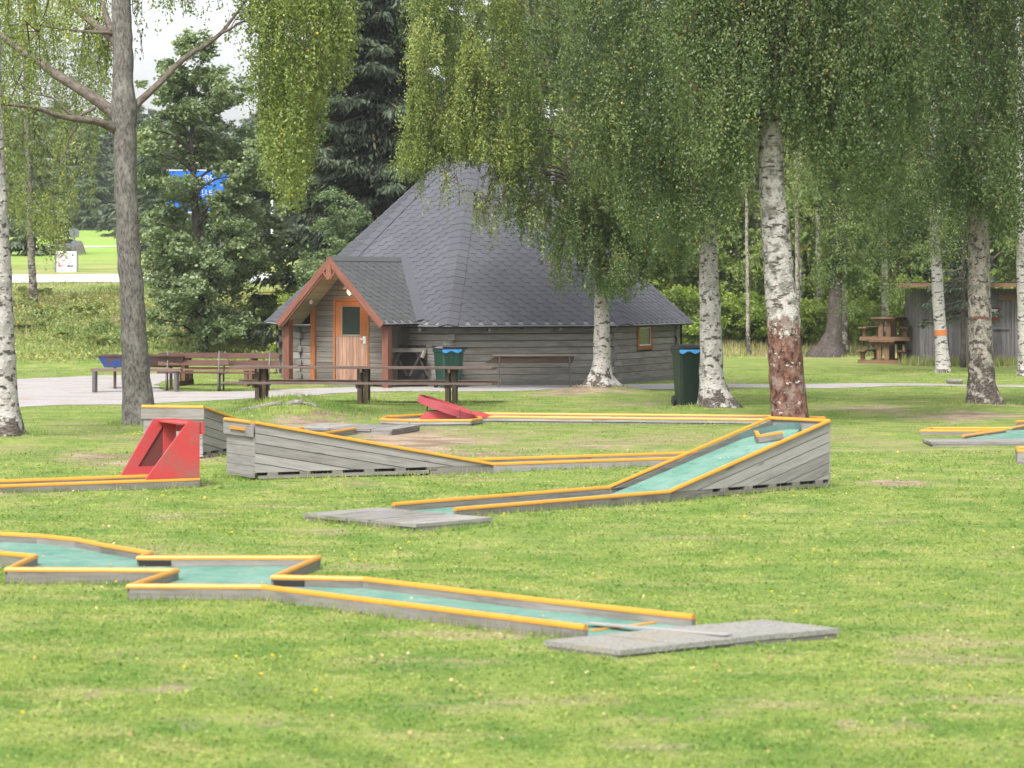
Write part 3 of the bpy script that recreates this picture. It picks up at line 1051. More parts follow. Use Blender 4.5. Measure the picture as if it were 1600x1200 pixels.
# far cheek: frame with a triangular opening
oF2 = oF + nF * (WF + .0)
outer = [(-.72, 0), (0, 0), (0, .68), (-.30, .68)]
for pl in ([(-.72, 0), (-.02, 0), (-.02, .10), (-.655, .10)], [(-.655, .10), (-.50, .10), (-.17, .60), (-.348, .60)], [(-.17, .10), (0, .10), (0, .68), (-.30, .68), (-.348, .60), (-.17, .60)]):
    mb = MB()
    if len(pl) == 6:
        mb.prism([(-.17, .10), (0, .10), (0, .68), (-.17, .68)], oF2, dF, ZU, -nF, .03)
        mb.prism([(-.345, .602), (-.171, .602), (-.171, .68), (-.30, .68)], oF2, dF, ZU, -nF, .03)
    else:
        mb.prism(pl, oF2, dF, ZU, -nF, .03)
    mb.build('cheek_frame', 'red', RG)
mb = MB()
mb.prism([(-.64, .02), (-.02, .02), (-.02, .66), (-.28, .66)], oF2 + nF * .02, dF, ZU, -nF, .01)
mb.build('inner_panel', 'redi', RG)
mb = MB()
mb.beam(oF + ZU * .60 + dF * .03 - nF * .06, oF + ZU * .60 + dF * .03 + nF * (WF + .04), .03, .15)
mb.build('cross_bar', 'red', RG)
mb = MB()
mb.beam(oF + ZU * .655 - dF * .12 + nF * .0, oF + ZU * .655 - dF * .12 + nF * WF, .22, .02)
mb.build('top_board', 'red', RG)

# lane G: far lane with the tilted red ring
G_ = thing('mini_golf_lane', (0, 47.8, 0), 'long far mini golf lane with a widened head under the tilted red ring', 'mini golf lane')
gn = [gp(596, 654.5, .11), gp(640, 656.5, .11), gp(735, 656, .11), gp(752, 653.5, .11)]
gn2 = [gp(752, 653.5, .11), gp(748, 650.5, .11), gp(1290, 656, .11)]
gf = [gp(596, 654.5, .11), gp(604, 650.5, .11), gp(700, 645.5, .11), gp(760, 645.5, .11), gp(1205, 649.5, .11), gp(1290, 652, .11)]
for run in (gn, gn2, gf):
    for i in range(len(run) - 1):
        for bb in board(G_, run[i], run[i + 1], .035, .085, .035, .085, mat='grey'):
            pass
        board(G_, run[i] + Vector((0, .01, 0)), run[i + 1] + Vector((0, .01, 0)), -.03, .02, -.03, .02, mat='greyd')
    sweep_rail('rail', [Vector((p.x, p.y, .085)) for p in run], G_, .06, .04)
felt_poly(G_, [Vector((p.x, p.y, .05)) for p in gn + gn2[1:] + gf[::-1][:-1]], 'feltg')
RR = thing('red_ring', gp(700, 652, .1), 'tilted red spiral ring obstacle resting on the head of the far lane', 'golf obstacle')
cR = at(701, 634, 48.3)
tilt = Matrix.Rotation(math.radians(19), 3, 'Y') @ Matrix.Rotation(math.radians(2), 3, 'X')
mb = MB()
nseg = 40
Ro, Ri, hh = .56, .53, .10
for i in range(nseg):
    a0, a1_ = 2 * math.pi * i / nseg, 2 * math.pi * (i + 1) / nseg
    P = lambda r, a_, z: cR + tilt @ Vector((r * math.cos(a_), r * .85 * math.sin(a_), z))
    mb.face([P(Ro, a0, -hh), P(Ro, a1_, -hh), P(Ro, a1_, hh * .2), P(Ro, a0, hh * .2)])
    mb.face([P(Ri, a1_, -hh), P(Ri, a0, -hh), P(Ri, a0, hh * .2), P(Ri, a1_, hh * .2)])
    mb.face([P(Ro, a0, hh * .2), P(Ro, a1_, hh * .2), P(Ri, a1_, hh * .2), P(Ri, a0, hh * .2)])
    mb.face([P(Ri, a0, -hh), P(Ri, a1_, -hh), P(Ro, a1_, -hh), P(Ro, a0, -hh)])
mb.build('ring', 'redrim', RR)
mb = MB()
mb.prism([(Ri * math.cos(2 * math.pi * i / 24), Ri * .85 * math.sin(2 * math.pi * i / 24)) for i in range(24)], cR + tilt @ Vector((0, 0, -.02)), tilt @ Vector((1, 0, 0)), tilt @ Vector((0, 1, 0)), tilt @ Vector((0, 0, 1)), .015)
mb.build('disc', 'red', RR)
mb = MB()
o_ = at(0, 654, 48.3)
x0 = at(655, 652, 48.0)
mb.prism([(0, 0), (.12, .13), (.62, .16), (.66, 0)], Vector((x0.x, 48.0, .07)), Vector((1, 0, 0)), ZU, Vector((0, -1, 0)), .45)
mb.build('wedge', 'red', RR)
mb = MB()
mb.beam(at(719, 650, 47.75), at(719, 640, 47.75), .03, .03)
mb.beam(at(667, 650, 48.1), at(668, 632, 48.1), .02, .02)
mb.build('support', 'redi', RR)
mb = MB()
mb.prism([(0, 0), (.45, -.02), (.15, .07), (0, .09)], Vector((at(737, 650, 48).x, 48.1, .10)), Vector((1, 0, 0)), ZU, Vector((0, -1, 0)), .5)
mb.build('flap', 'red', RR)

# lane H, right edge
H_ = thing('mini_golf_lane', (8.3, 44, 0), 'mini golf lane at the right edge below the thick birch, teal felt and orange rails', 'mini golf lane')


def poly_lane(root, runs, zt=.11, mat='greyd'):
    for run in runs:
        P = [gp(u, v, zt) for u, v in run]
        for i in range(len(P) - 1):
            board(root, P[i], P[i + 1], .0, zt - .035, .0, zt - .035, mat=mat)
        sweep_rail('rail', [Vector((p.x, p.y, zt - .035)) for p in P], root)


poly_lane(H_, [[(1439, 671), (1455, 667), (1580, 667), (1640, 655)], [(1439, 671), (1530, 671), (1570, 670)], [(1505, 679), (1570, 670)], [(1588, 657), (1640, 655)]])
felt_poly(H_, [gp(1506, 686, .05), gp(1650, 688, .05), gp(1650, 669, .05), gp(1568, 673, .05)])
h0 = gp(1450, 690, .05)
deck(H_, (h0.x, h0.y - .3), (1, 0, 0), (0, 1, 0), 2.2, .9, .06, 4)
I_ = thing('mini_golf_lane', (8, 40.5, 0), 'corner of another mini golf lane poking in below the right edge lane', 'mini golf lane')
poly_lane(I_, [[(1660, 697), (1589, 697), (1592, 702), (1660, 705)]], .2, 'grey')
board(I_, gp(1590, 702, .2) + Vector((.02, -.02, 0)), gp(1660, 705, .2), -.02, .04, -.02, .04)
felt_poly(I_, [gp(1594, 700, .14), gp(1660, 703, .14), gp(1660, 698, .14)])

# ------------------------------------------------------------------ the hut
HC = Vector((-.94, 70.1, 0))
HUT = thing('grill_hut', HC, 'wide wooden grill hut with a pointed dark shingle roof and gabled porch', 'hut')
angs = [2, 48, 96, 147, 190, 233, 278, 322]
RW, RE = 5.17, 5.57
EZ, AZ = 1.46, 6.40
vp = lambda r, a_: Vector((HC.x + r * math.cos(math.radians(a_)), HC.y - r * math.sin(math.radians(a_)), 0))
PW = .165
random.seed(11)
for i in range(8):
    a1, a2 = angs[i], angs[(i + 1) % 8]
    p, q_ = vp(RW, a2), vp(RW, a1)
    ex = (q_ - p).normalized()
    nn = Vector((ex.y, -ex.x, 0))
    L = (q_ - p).length
    mb = MB()
    mb.prism([(.0, .02), (L, .02), (L, 1.56), (0, 1.56)], p - nn * .035, ex, ZU, nn, .06)
    wl = mb.build('wall', 'dark', HUT)
    mb = MB()
    mb.prism([(.02, -.05), (L - .02, -.05), (L - .02, .10), (.02, .10)], p + nn * .012, ex, ZU, nn, .08)
    mb.build('foundation', 'stone', HUT)
    if i > 3:
        mb = MB()
        mb.prism([(0, .1), (L, .1), (L, 1.52), (0, 1.52)], p, ex, ZU, nn, .03)
        mb.build('plank', 'hutw', wl)
        continue
    for k in range(9):
        z0 = .10 + k * PW
        z1 = min(z0 + PW - .012, 1.57)
        cuts = [0.02, L - .02] if random.random() < .5 else [0.02, L * random.uniform(.35, .65), L - .02]
        wx = None
        if i == 0:                     # the wall with the small window
            wx = (L * .34, L * .34 + 1.02)
            if z1 > .82 and z0 < 1.42:
                cuts = [0.02, wx[0], wx[1], L - .02]
        for c_ in range(len(cuts) - 1):
            if wx and z1 > .82 and z0 < 1.42 and c_ == 1:
                continue
            mb = MB()
            o_ = p + nn * random.uniform(-.004, .004)
            xa, xb = cuts[c_] + .002, cuts[c_ + 1] - .002
            zm = (z0 + z1) / 2
            # bevelled board: a flat face and sloping top edge
            mb.prism([(xa, z0), (xb, z0), (xb, z1 - .02), (xa, z1 - .02)], o_, ex, ZU, nn, .034)
            mb.face([o_ + ex * xa + ZU * (z1 - .02), o_ + ex * xb + ZU * (z1 - .02), o_ + ex * xb - nn * .02 + ZU * z1, o_ + ex * xa - nn * .02 + ZU * z1],
                    [(xa, 0), (xb, 0), (xb, .03), (xa, .03)])
            mb.build('plank', 'hutw', wl)
    if i == 0:
        wi = thing('tmp', (0, 0, 0), None, None) if False else None
        zc = 1.12
        mb = MB()
        for pl in ([(wx[0] + .0, .80), (wx[1], .80), (wx[1], .90), (wx[0], .90)], [(wx[0], 1.36), (wx[1], 1.36), (wx[1], 1.48), (wx[0], 1.48)],
                   [(wx[0], .90), (wx[0] + .11, .90), (wx[0] + .11, 1.36), (wx[0], 1.36)], [(wx[1] - .11, .90), (wx[1], .90), (wx[1], 1.36), (wx[1] - .11, 1.36)]):
            mb.prism(pl, p + nn * .03, ex, ZU, nn, .05)
        wf = mb.build('window', 'door', HUT)
        mb = MB()
        for pl in ([(wx[0] + .11, .90), (wx[1] - .11, .90), (wx[1] - .11, .93), (wx[0] + .11, .93)], [(wx[0] + .11, 1.33), (wx[1] - .11, 1.33), (wx[1] - .11, 1.36), (wx[0] + .11, 1.36)],
                   [(wx[0] + .11, .93), (wx[0] + .14, .93), (wx[0] + .14, 1.33), (wx[0] + .11, 1.33)], [(wx[1] - .14, .93), (wx[1] - .11, .93), (wx[1] - .11, 1.33), (wx[1] - .14, 1.33)]):
            mb.prism(pl, p + nn * .012, ex, ZU, nn, .03)
        mb.build('sash', 'white', wf)
        mb = MB()
        mb.prism([(wx[0] + .14, .93), (wx[1] - .14, .93), (wx[1] - .14, 1.33), (wx[0] + .14, 1.33)], p - nn * .005, ex, ZU, nn, .005)
        mb.build('pane', 'glass', wf)
# crossing log ends at the visible corners
for ci, a_ in enumerate(angs[:5]):
    c = vp(RW, a_)
    out = (c - HC).normalized()
    prev = (vp(RW, angs[ci - 1]) - c).normalized()
    nxt = (vp(RW, angs[(ci + 1) % 8]) - c).normalized()
    for k in range(9):
        dr = -prev if k % 2 else -nxt
        mb = MB()
        z = .10 + k * PW + PW / 2
        mb.beam(c - dr * .05 + ZU * z, c + dr * (.16 + random.uniform(-.02, .02)) + ZU * z, .07, PW - .014)
        mb.build('log_end', 'hutw', HUT)

# roof: underlay, shingles, hip bands, fascia
apx = HC + ZU * AZ
rb = MB()
for i in range(8):
    p, q_ = vp(RE, angs[(i + 1) % 8]) + ZU * EZ, vp(RE, angs[i]) + ZU * EZ
    rb.face([p, q_, apx])
    rb.face([q_ - ZU * .05, p - ZU * .05, apx - ZU * .09])
    rb.face([p, p - ZU * .05, q_ - ZU * .05, q_])
ROOF = rb.build('roof', 'roofb', HUT)
E = .145
cands = []


def hex_tabs(poly2d, ymax, xmin, xmax):
    out = []
    for j in range(int(ymax / E) + 1):
        y = j * E
        i0 = int(xmin / .333) - 1
        i1 = int(xmax / .333) + 2
        for i in range(i0, i1):
            cx = (i + .5 * (j % 2)) * .333
            t = [(cx - .085, y), (cx + .085, y), (cx + .160, y + E * .98), (cx + .160, y + 2 * E), (cx - .160, y + 2 * E), (cx - .160, y + E * .98)]
            t = clip_convex(t, poly2d)
            if len(t) >= 3:
                out.append((j, t))
    return out


def add_tab(mb, j, t, o, ex, ey, nn, lift=.004):
    y0 = j * E
    P = []
    for x, y in t:
        h = lift + .017 * (1 - (y - y0) / (2 * E))
        P.append(o + ex * x + ey * y + nn * h)
    ar = sum(t[k][0] * t[(k + 1) % len(t)][1] - t[(k + 1) % len(t)][0] * t[k][1] for k in range(len(t)))
    if (ar > 0) != (ex.cross(ey).dot(nn) > 0):
        P = P[::-1]
    mb.face(P)
    Q = [x - nn * .012 for x in P]
    for k in range(len(P)):
        k2 = (k + 1) % len(P)
        mb.face([P[k2], P[k], Q[k], Q[k2]])


rest = MB()
for i in range(8):
    p, q_ = vp(RE, angs[(i + 1) % 8]) + ZU * EZ, vp(RE, angs[i]) + ZU * EZ
    ex = (q_ - p).normalized()
    L = (q_ - p).length
    ax = (apx - p).dot(ex)
    eyv = (apx - p) - ex * ax
    hy = eyv.length
    ey = eyv.normalized()
    nn = ex.cross(ey).normalized()
    if nn.z < 0:
        nn = -nn
    tri = [(0, 0), (L, 0), (ax, hy)]
    if i <= 3 or i == 7:
        for j, t in hex_tabs(tri, hy, 0, L):
            cx = sum(a_[0] for a_ in t) / len(t)
            cy = sum(a_[1] for a_ in t) / len(t)
            w_ = p + ex * cx + ey * cy
            # porch roof covers this part of the third face
            cands.append((w_, j, t, p.copy(), ex.copy(), ey.copy(), nn.copy(), i))
        # pale starter strip along the eave
        mb = MB()
        mb.prism([(0.0, -.045), (L, -.045), (L, .10), (0, .10)], p + nn * .0035, ex, ey, nn, .006)
        mb.build('starter_strip', 'starter', ROOF)
    mb = MB()
    mb.beam(p - ZU * .035 + nn * .0, q_ - ZU * .035, .025, .075)
    mb.build('fascia', 'dark', HUT)
    # rafter ends below the eave
    for k in range(1, 5):
        if i in (1, 2):
            c = p.lerp(q_, k / 5 + .03)
            inw = Vector((HC.x - c.x, HC.y - c.y, 0)).normalized()
            mb = MB()
            mb.beam(c + inw * .04 - ZU * .10, c + inw * .5 - ZU * .08, .06, .09)
            mb.build('rafter_end', 'soffit', HUT)


def score(c):
    w_ = c[0]
    u = 800 + F * w_.x / w_.y
    v = VH + (CH - w_.z) * F / w_.y
    s = w_.y
    if c[7] not in (1, 2):
        s += 50
    if u > 880 and v < 480:
        s += 20
    if u > 740 and v < 380:
        s += 20
    return s


cands.sort(key=score)
for k, (w_, j, t, o_, ex, ey, nn, i) in enumerate(cands):
    if k < 300:
        mb = MB()
        add_tab(mb, j, t, o_, ex, ey, nn)
        mb.build('shingle', 'shingle', ROOF)
    else:
        add_tab(rest, j, t, o_, ex, ey, nn)
rest.build('shingle_field', 'shingle', ROOF, kind='stuff')
for a_ in angs:
    c = vp(RE, a_) + ZU * (EZ + .0)
    out = (c - HC)
    out.z = 0
    out.normalize()
    side = Vector((-out.y, out.x, 0))
    ridge = (apx - c).normalized()
    up = side.cross(ridge)
    if up.z < 0:
        up = -up
    mb = MB()
    ns = 30
    for k in range(ns):
        t0, t1 = k / ns, (k + 1) / ns + .012
        P0, P1 = c.lerp(apx, t0), c.lerp(apx, min(t1, 1))
        wd = .24
        d_ = .07
        hb = .040
        ht_ = .026
        mb.face([P0 + side * wd - up * d_ + up * hb, P0 + up * hb, P1 + up * ht_, P1 + side * wd - up * d_ + up * ht_][::-1])
        mb.face([P0 + up * hb, P0 - side * wd - up * d_ + up * hb, P1 - side * wd - up * d_ + up * ht_, P1 + up * ht_][::-1])
        mb.face([P0 + side * wd - up * d_ + up * hb, P0 + up * hb, P0, P0 + side * wd - up * d_])
        mb.face([P0 + up * hb, P0 - side * wd - up * d_ + up * hb, P0 - side * wd - up * d_, P0])
        mb.face([P0 + side * wd - up * d_ + up * hb, P1 + side * wd - up * d_ + up * ht_, P1 + side * wd - up * (d_ + .03), P0 + side * wd - up * (d_ + .03)])
        mb.face([P0 - side * wd - up * d_ + up * hb, P1 - side * wd - up * d_ + up * ht_, P1 - side * wd - up * (d_ + .03), P0 - side * wd - up * (d_ + .03)])
    mb.build('hip_cap', 'hipcap', HUT)
mb = MB()
mb.tube([apx - ZU * .25, apx + ZU * .35], .22, 14)
mb.tube([apx + ZU * .45, apx + ZU * .62], [.36, .03], 14)
mb.tube([apx + ZU * .3, apx + ZU * .5], .02, 6)
mb.build('chimney', 'steel', HUT)

# porch
na = math.radians(121.5)
pn = Vector((math.cos(na), -math.sin(na), 0))
pr = Vector((-pn.y, pn.x, 0))
P3 = lambda d, l, z: HC + pn * d + pr * l + ZU * z
assert pr.x > 0
DW, DF_ = 5.6, 6.50
hw, ez, rz = 1.54, 1.52, 3.07
# wall of the porch with planks
mb = MB()
gable = [(-1.05, 0), (1.05, 0), (1.05, ez + .45), (0, rz - .06), (-1.05, ez + .45)]
mb.prism(gable, P3(DW - .04, 0, 0), pr, ZU, pn, .05)
pw_ = mb.build('porch_wall', 'dark', HUT)
for sg in (-1, 1):
    mb = MB()
    mb.prism([(DW - .05, 0), (4.6, 0), (4.6, 1.7), (DW - .05, 1.7)], P3(0, sg * 1.05, 0), pn, ZU, pr * sg, .04)
    mb.build('side_wall', 'hutp', HUT)
k = 0
ppw = .125
while k * ppw < rz:
    z0, z1 = .05 + k * ppw, .05 + (k + 1) * ppw - .01
    k += 1
    segs = ((-1.03, 1.03, z0),) if z0 > 2.08 else ((-1.03, -.52, z0), (.52, 1.03, z0)) + (((-.518, .518, 2.083),) if z1 > 2.10 else ())
    for xa, xb, z0 in segs:
        pl = clip_convex([(xa, z0), (xb, z0), (xb, z1), (xa, z1)], gable)
        if len(pl) < 3:
            continue
        mb = MB()
        mb.prism(pl, P3(DW + random.uniform(-.004, .004), 0, 0), pr, ZU, pn, .03)
        mb.build('plank', 'hutp', pw_)
# door
mb = MB()
for pl in ([(-.52, .05), (-.47, .05), (-.47, 2.08), (-.52, 2.08)], [(.47, .05), (.52, .05), (.52, 2.08), (.47, 2.08)], [(-.47, 2.03), (.47, 2.03), (.47, 2.08), (-.47, 2.08)]):
    mb.prism(pl, P3(DW + .02, 0, 0), pr, ZU, pn, .06)
dr = mb.build('door', 'door', HUT)
WX0, WX1, WZ0, WZ1 = -.27, .25, 1.22, 1.90
nb = 9
for i in range(nb):
    xa, xb = -.465 + i * .93 / nb + .003, -.465 + (i + 1) * .93 / nb - .003
    mb = MB()
    mb.prism([(xa, .08), (xb, .08), (xb, WZ0 - .03), (xa, WZ0 - .03)], P3(DW - .003, 0, 0), pr, ZU, pn, .03)
    mb.build('door_board', 'doorw', dr)
mb = MB()
for pl in ([(-.465, WZ0 - .027), (WX0, WZ0 - .027), (WX0, 2.02), (-.465, 2.02)], [(WX1, WZ0 - .027), (.465, WZ0 - .027), (.465, 2.02), (WX1, 2.02)], [(WX0, WZ1), (WX1, WZ1), (WX1, 2.02), (WX0, 2.02)]):
    mb.prism(pl, P3(DW + .0, 0, 0), pr, ZU, pn, .04)
mb.build('door_surround', 'door', dr)
mb = MB()
mb.prism([(WX0, WZ0), (WX1, WZ0), (WX1, WZ1), (WX0, WZ1)], P3(DW - .015, 0, 0), pr, ZU, pn, .005)
mb.build('pane', 'glass', dr)
mb = MB()
for pl in ([(WX0 - .015, WZ0 - .03), (WX1 + .015, WZ0 - .03), (WX1 + .015, WZ0 + .005), (WX0 - .015, WZ0 + .005)], [(WX0 - .012, WZ0 + .005), (WX0 + .006, WZ0 + .005), (WX0 + .006, WZ1), (WX0 - .012, WZ1)], [(WX0 - .012, WZ1), (WX1, WZ1), (WX1, WZ1 + .012), (WX0 - .012, WZ1 + .012)]):
    mb.prism(pl, P3(DW + .012, 0, 0), pr, ZU, pn, .02)
mb.build('pane_bead', 'soffit', dr)
mb = MB()
mb.box(P3(DW + .012, .39, 1.10), (.07, .012, .17), Matrix.Rotation(-math.atan2(-pr.y, pr.x), 3, 'Z'))
mb.tube([P3(DW + .02, .39, 1.12), P3(DW + .06, .39, 1.12), P3(DW + .065, .30, 1.12)], .011, 6)
mb.build('handle', 'white', dr)
mb = MB()
mb.box(P3(DW + .12, 0, .02), (1.2, .35, .12), Matrix.Rotation(-math.atan2(-pr.y, pr.x), 3, 'Z'))
mb.build('doorstep', 'greyd', HUT)
# posts
RZ = Matrix.Rotation(-math.atan2(-pr.y, pr.x), 3, 'Z')
for l in (-1.44, 1.44):
    mb = MB()
    mb.box(P3(6.2, l, .76), (.17, .17, 1.62), RZ)
    mb.build('post', 'redw', HUT, bevel=.01)
for l in (-1.10,):
    mb = MB()
    mb.box(P3(DW + .02, l, .98), (.13, .1, 1.96), RZ)
    mb.build('corner_post', 'door', HUT)
# porch roof
prb = MB()
tl = math.hypot(hw, rz - ez)
PR = None
sh = []
for sg in (1, -1):
    A_, B_ = P3(DF_, 0, rz), P3(DF_, sg * hw, ez)
    C2, D2 = P3(4.9, sg * hw, ez), P3(3.3, 0, rz)
    prb.face([A_, B_, C2, D2] if sg > 0 else [D2, C2, B_, A_])
    lo = ZU * .07
    prb.face([A_ - lo, D2 - lo, C2 - lo, B_ - lo] if sg > 0 else [B_ - lo, C2 - lo, D2 - lo, A_ - lo])
    prb.face([B_, B_ - lo, C2 - lo, C2])
    # in-plane frame: origin at front eave
    if sg > 0:
        o_, ex = B_, -pn
        ey = (A_ - B_).normalized()
        nn = ex.cross(ey)
        if nn.z < 0:
            nn = -nn
        reg = [(0, 0), (DF_ - 4.9, 0), (DF_ - 3.3, tl), (0, tl)]
        sh += [(j, t, o_, ex, ey, nn) for j, t in hex_tabs(reg, tl, 0, 3.3)]
        mb_st = MB()
        mb_st.prism([(0, -.035), (DF_ - 4.95, -.035), (DF_ - 4.85, .1), (0, .1)], o_ + nn * .0035, ex, ey, nn, .006)
    else:
        o_, ex = B_, -pn
        ey = (A_ - B_).normalized()
        nn = ex.cross(ey)
        if nn.z < 0:
            nn = -nn
        reg = [(0, 0), (DF_ - 4.9, 0), (DF_ - 3.3, tl), (0, tl)]
        sh += [(j, t, o_, ex, ey, nn) for j, t in hex_tabs(reg, tl, 0, 3.3)]
PR = prb.build('porch_roof', 'roofb', HUT)
mb_st.build('starter_strip', 'starter', PR)
for j, t, o_, ex, ey, nn in sh:
    mb = MB()
    add_tab(mb, j, t, o_, ex, ey, nn)
    mb.build('shingle', 'shingle2', PR)
mb = MB()
for sg in (1, -1):
    dn = (P3(0, sg * hw, ez) - P3(0, 0, rz)).normalized()
    o1, o2 = P3(DF_ + .01, 0, rz + .04), P3(3.35, 0, rz + .04)
    q2 = [o1, o2, o2 + dn * .16, o1 + dn * .16]
    mb.face(q2 if sg < 0 else q2[::-1])
    q3 = [o1 + dn * .16, o2 + dn * .16, o2 + dn * .16 - ZU * .03, o1 + dn * .16 - ZU * .03]
    mb.face(q3)
mb.build('ridge_cap', 'shingle2', PR)
# valley flashing band on the right side of the porch roof
mb = MB()
va, vb = P3(5.02, hw + .02, ez + .035), P3(3.40, .0, rz + .05)
dv = (vb - va).normalized()
sd_ = Vector((dv.y, -dv.x, 0)).normalized()
if sd_.x < 0:
    sd_ = -sd_
mb.face([va - sd_ * .10 + ZU * .00, va + sd_ * .16 + ZU * .05, vb + sd_ * .16 + ZU * .06, vb - sd_ * .10 + ZU * .01])
mb.build('valley_strip', 'hipcap', PR)
# soffit boards, bargeboards
for sg in (1, -1):
    dn = (P3(0, sg * hw, ez) - P3(0, 0, rz)).normalized()
    up = dn.cross(pn)
    if up.z < 0:
        up = -up
    for k in range(10):
        a_, b_ = k * tl / 10 + .004, (k + 1) * tl / 10 - .004
        mb = MB()
        mb.prism([(a_, 0), (b_, 0), (b_, .86), (a_, .86)], P3(DF_ - .88, 0, rz) - up * .09, dn, pn, -up, .012)
        mb.build('soffit_board', 'soffit', PR)
    for lay, (wd_, off_, dd) in enumerate(((.15, -.0, .025), (.09, -.10, .05))):
        o_ = P3(DF_ + .03 - lay * .03, 0, rz + .03) + up * off_
        mb = MB()
        ln = tl + .04 - lay * .02
        pl = clip_convex([(-.3, -wd_), (ln, -wd_), (ln, 0), (-.3, 0)], [(-5, -5), (5, -5), (5, 5), (-5, 5)])
        # mitre at the ridge: cut by the vertical plane through the peak
        vv = Vector((dn.dot(pr * sg), up.dot(pr * sg)))
        pl = clip(pl, -vv[0], -vv[1], off_ * up.dot(pr * sg) - .001 + 0)
        mb.prism(pl, o_, dn, up, pn, dd)
        mb.build('bargeboard', 'redw', HUT)
# carved drop at the peak
mb = MB()
mb.prism([(-.055, .0), (.055, .0), (.075, -.25), (0, -.36), (-.075, -.25)], P3(DF_ + .045, 0, rz - .17), pr, ZU, pn, .04)
orn = mb.build('gable_ornament', 'redw', HUT)
for sg in (1, -1):
    mb = MB()
    mb.beam(P3(DF_ + .02, sg * .03, rz - .52), P3(DF_ + .02, sg * .20, rz - .30), .05, .035, pn)
    mb.build('brace', 'redw', orn)
# lamp
lp = P3(DW + .42, .24, 2.33)
mb = MB()
mb.tube([lp + ZU * .42, lp + ZU * .02], .035, 8)
mb.tube([lp + ZU * .10, lp + ZU * .06, lp - ZU * .01], [.03, .12, .165], 16, caps=False)
mb.tube([lp - ZU * .012, lp + ZU * .055], [.162, .116], 16, caps=False)
lmp = mb.build('lamp', paint('lamp_shade', (.85, .62, .40), (.7, .5, .3), .3, .5, 10), HUT)  # orange light of the bulb put into the shade's own colour
mb = MB()
mb.tube([lp - ZU * .02, lp - ZU * .05, lp - ZU * .10, lp - ZU * .13, lp - ZU * .145], [.035, .055, .052, .03, .006], 12)
mb.build('bulb', plain('lit_bulb', (1, .8, .5), .3, emit=(1, .62, .25), es=9), lmp, smooth=True)
pl_ = bpy.data.lights.new('lamp_light', 'POINT')
pl_.energy = 4
pl_.color = (1, .55, .2)
pl_.shadow_soft_size = .05
plo = bpy.data.objects.new('lamp_light', pl_)
link(plo)
plo.location = lp - ZU * .22
mb = MB()
mb.tube([P3(6.1, -.84, 2.06), P3(6.1, -.84, 2.00), P3(6.1, -.84, 1.96)], [.03, .05, .02], 10)
mb.build('sensor', 'white', HUT)
# downpipes on left corner and right corner
for a_ in (2, 190):
    c = vp(RW + .12, a_)
    mb = MB()
    mb.tube([c + ZU * 1.4, c + ZU * 1.0 + Vector((.01, 0, 0)), c + ZU * .1], .03, 8)
    mb.build('downpipe', 'dark', HUT)

# ------------------------------------------------------------------ furniture
# long table in front of the hut
LT = thing('long_picnic_table', (-3.0, 55.8, H(-3, 55.8)), 'very long narrow brown picnic table with two benches on tarred posts before the hut', 'table')
e0, e1 = Vector((-5.78, 56.1, 0)), Vector((-.36, 55.4, 0))
ex = (e1 - e0).normalized()
ey = Vector((-ex.y, ex.x, 0))
for k in range(4):
    mb = MB()
    o_ = e0 + ey * (-.36 + k * .185 + .085)
    mb.beam(o_ + ZU * .735, o_ + ex * (e1 - e0).length + ZU * .735 + ZU * random.uniform(-.01, .01), .17, .042)
    mb.build('table_board', 'brownt', LT)
for sg in (-1, 1):
    for k in range(2):
        mb = MB()
        o_ = e0 + ey * (sg * (.62 + k * .14))
        mb.beam(o_ + ex * -.02 * k + ZU * .435, o_ + ex * ((e1 - e0).length + .06) + ZU * .435, .13, .04)
        mb.build('bench_board', 'brownt', LT)
for t in (.66, 2.80, 4.62):
    for dxx in (-.11, .03):
        mb = MB()
        c = e0 + ex * (t + dxx)
        for s2 in (-.12, .12):
            cc = c + ey * s2
            mb = MB()
            mb.beam(cc + ZU * (H(cc.x, cc.y) - .1), cc + ZU * .71, .10, .085)
            mb.build('post', 'legw', LT)
    mb = MB()
    c = e0 + ex * (t - .04)
    mb.beam(c - ey * .78 + ZU * .375, c + ey * .78 + ZU * .375, .05, .08)
    mb.beam(c - ey * .36 + ZU * .68, c + ey * .36 + ZU * .68, .05, .07)
    mb.build('cross_beam', 'legw', LT)


def park_bench(loc, rz_, L, label):
    t = thing('park_bench', (0, 0, 0), label, 'bench', 'park benches left of the hut')
    for k in range(3):
        mb = MB()
        mb.box((0, -.15 - k * .13, .42), (L, .115, .035))
        mb.build('seat_board', 'brown', t)
    for k, z in enumerate((.63, .80)):
        mb = MB()
        mb.box((0, .06 + .045 * k, z), (L, .03, .125), Matrix.Rotation(math.radians(-12), 3, 'X'))
        mb.build('back_board', 'brown', t)
    for sx in (-1, 1):
        x = sx * (L / 2 - .22)
        mb = MB()
        mb.tube([(x, .12, .90), (x, .03, .62), (x, -.06, .40), (x, -.05, .02), (x, -.02, 0), (x, -.40, 0), (x, -.45, .05), (x, -.47, .36), (x, -.40, .40), (x, -.05, .395)], .022, 7)
        mb.build('leg_frame', 'pipe', t, smooth=True)
    t.location = loc
    t['_w'] = tuple(loc)
    t.rotation_euler = (0, 0, rz_)
    return t


def gz(x, y):
    return Vector((x, y, H(x, y)))


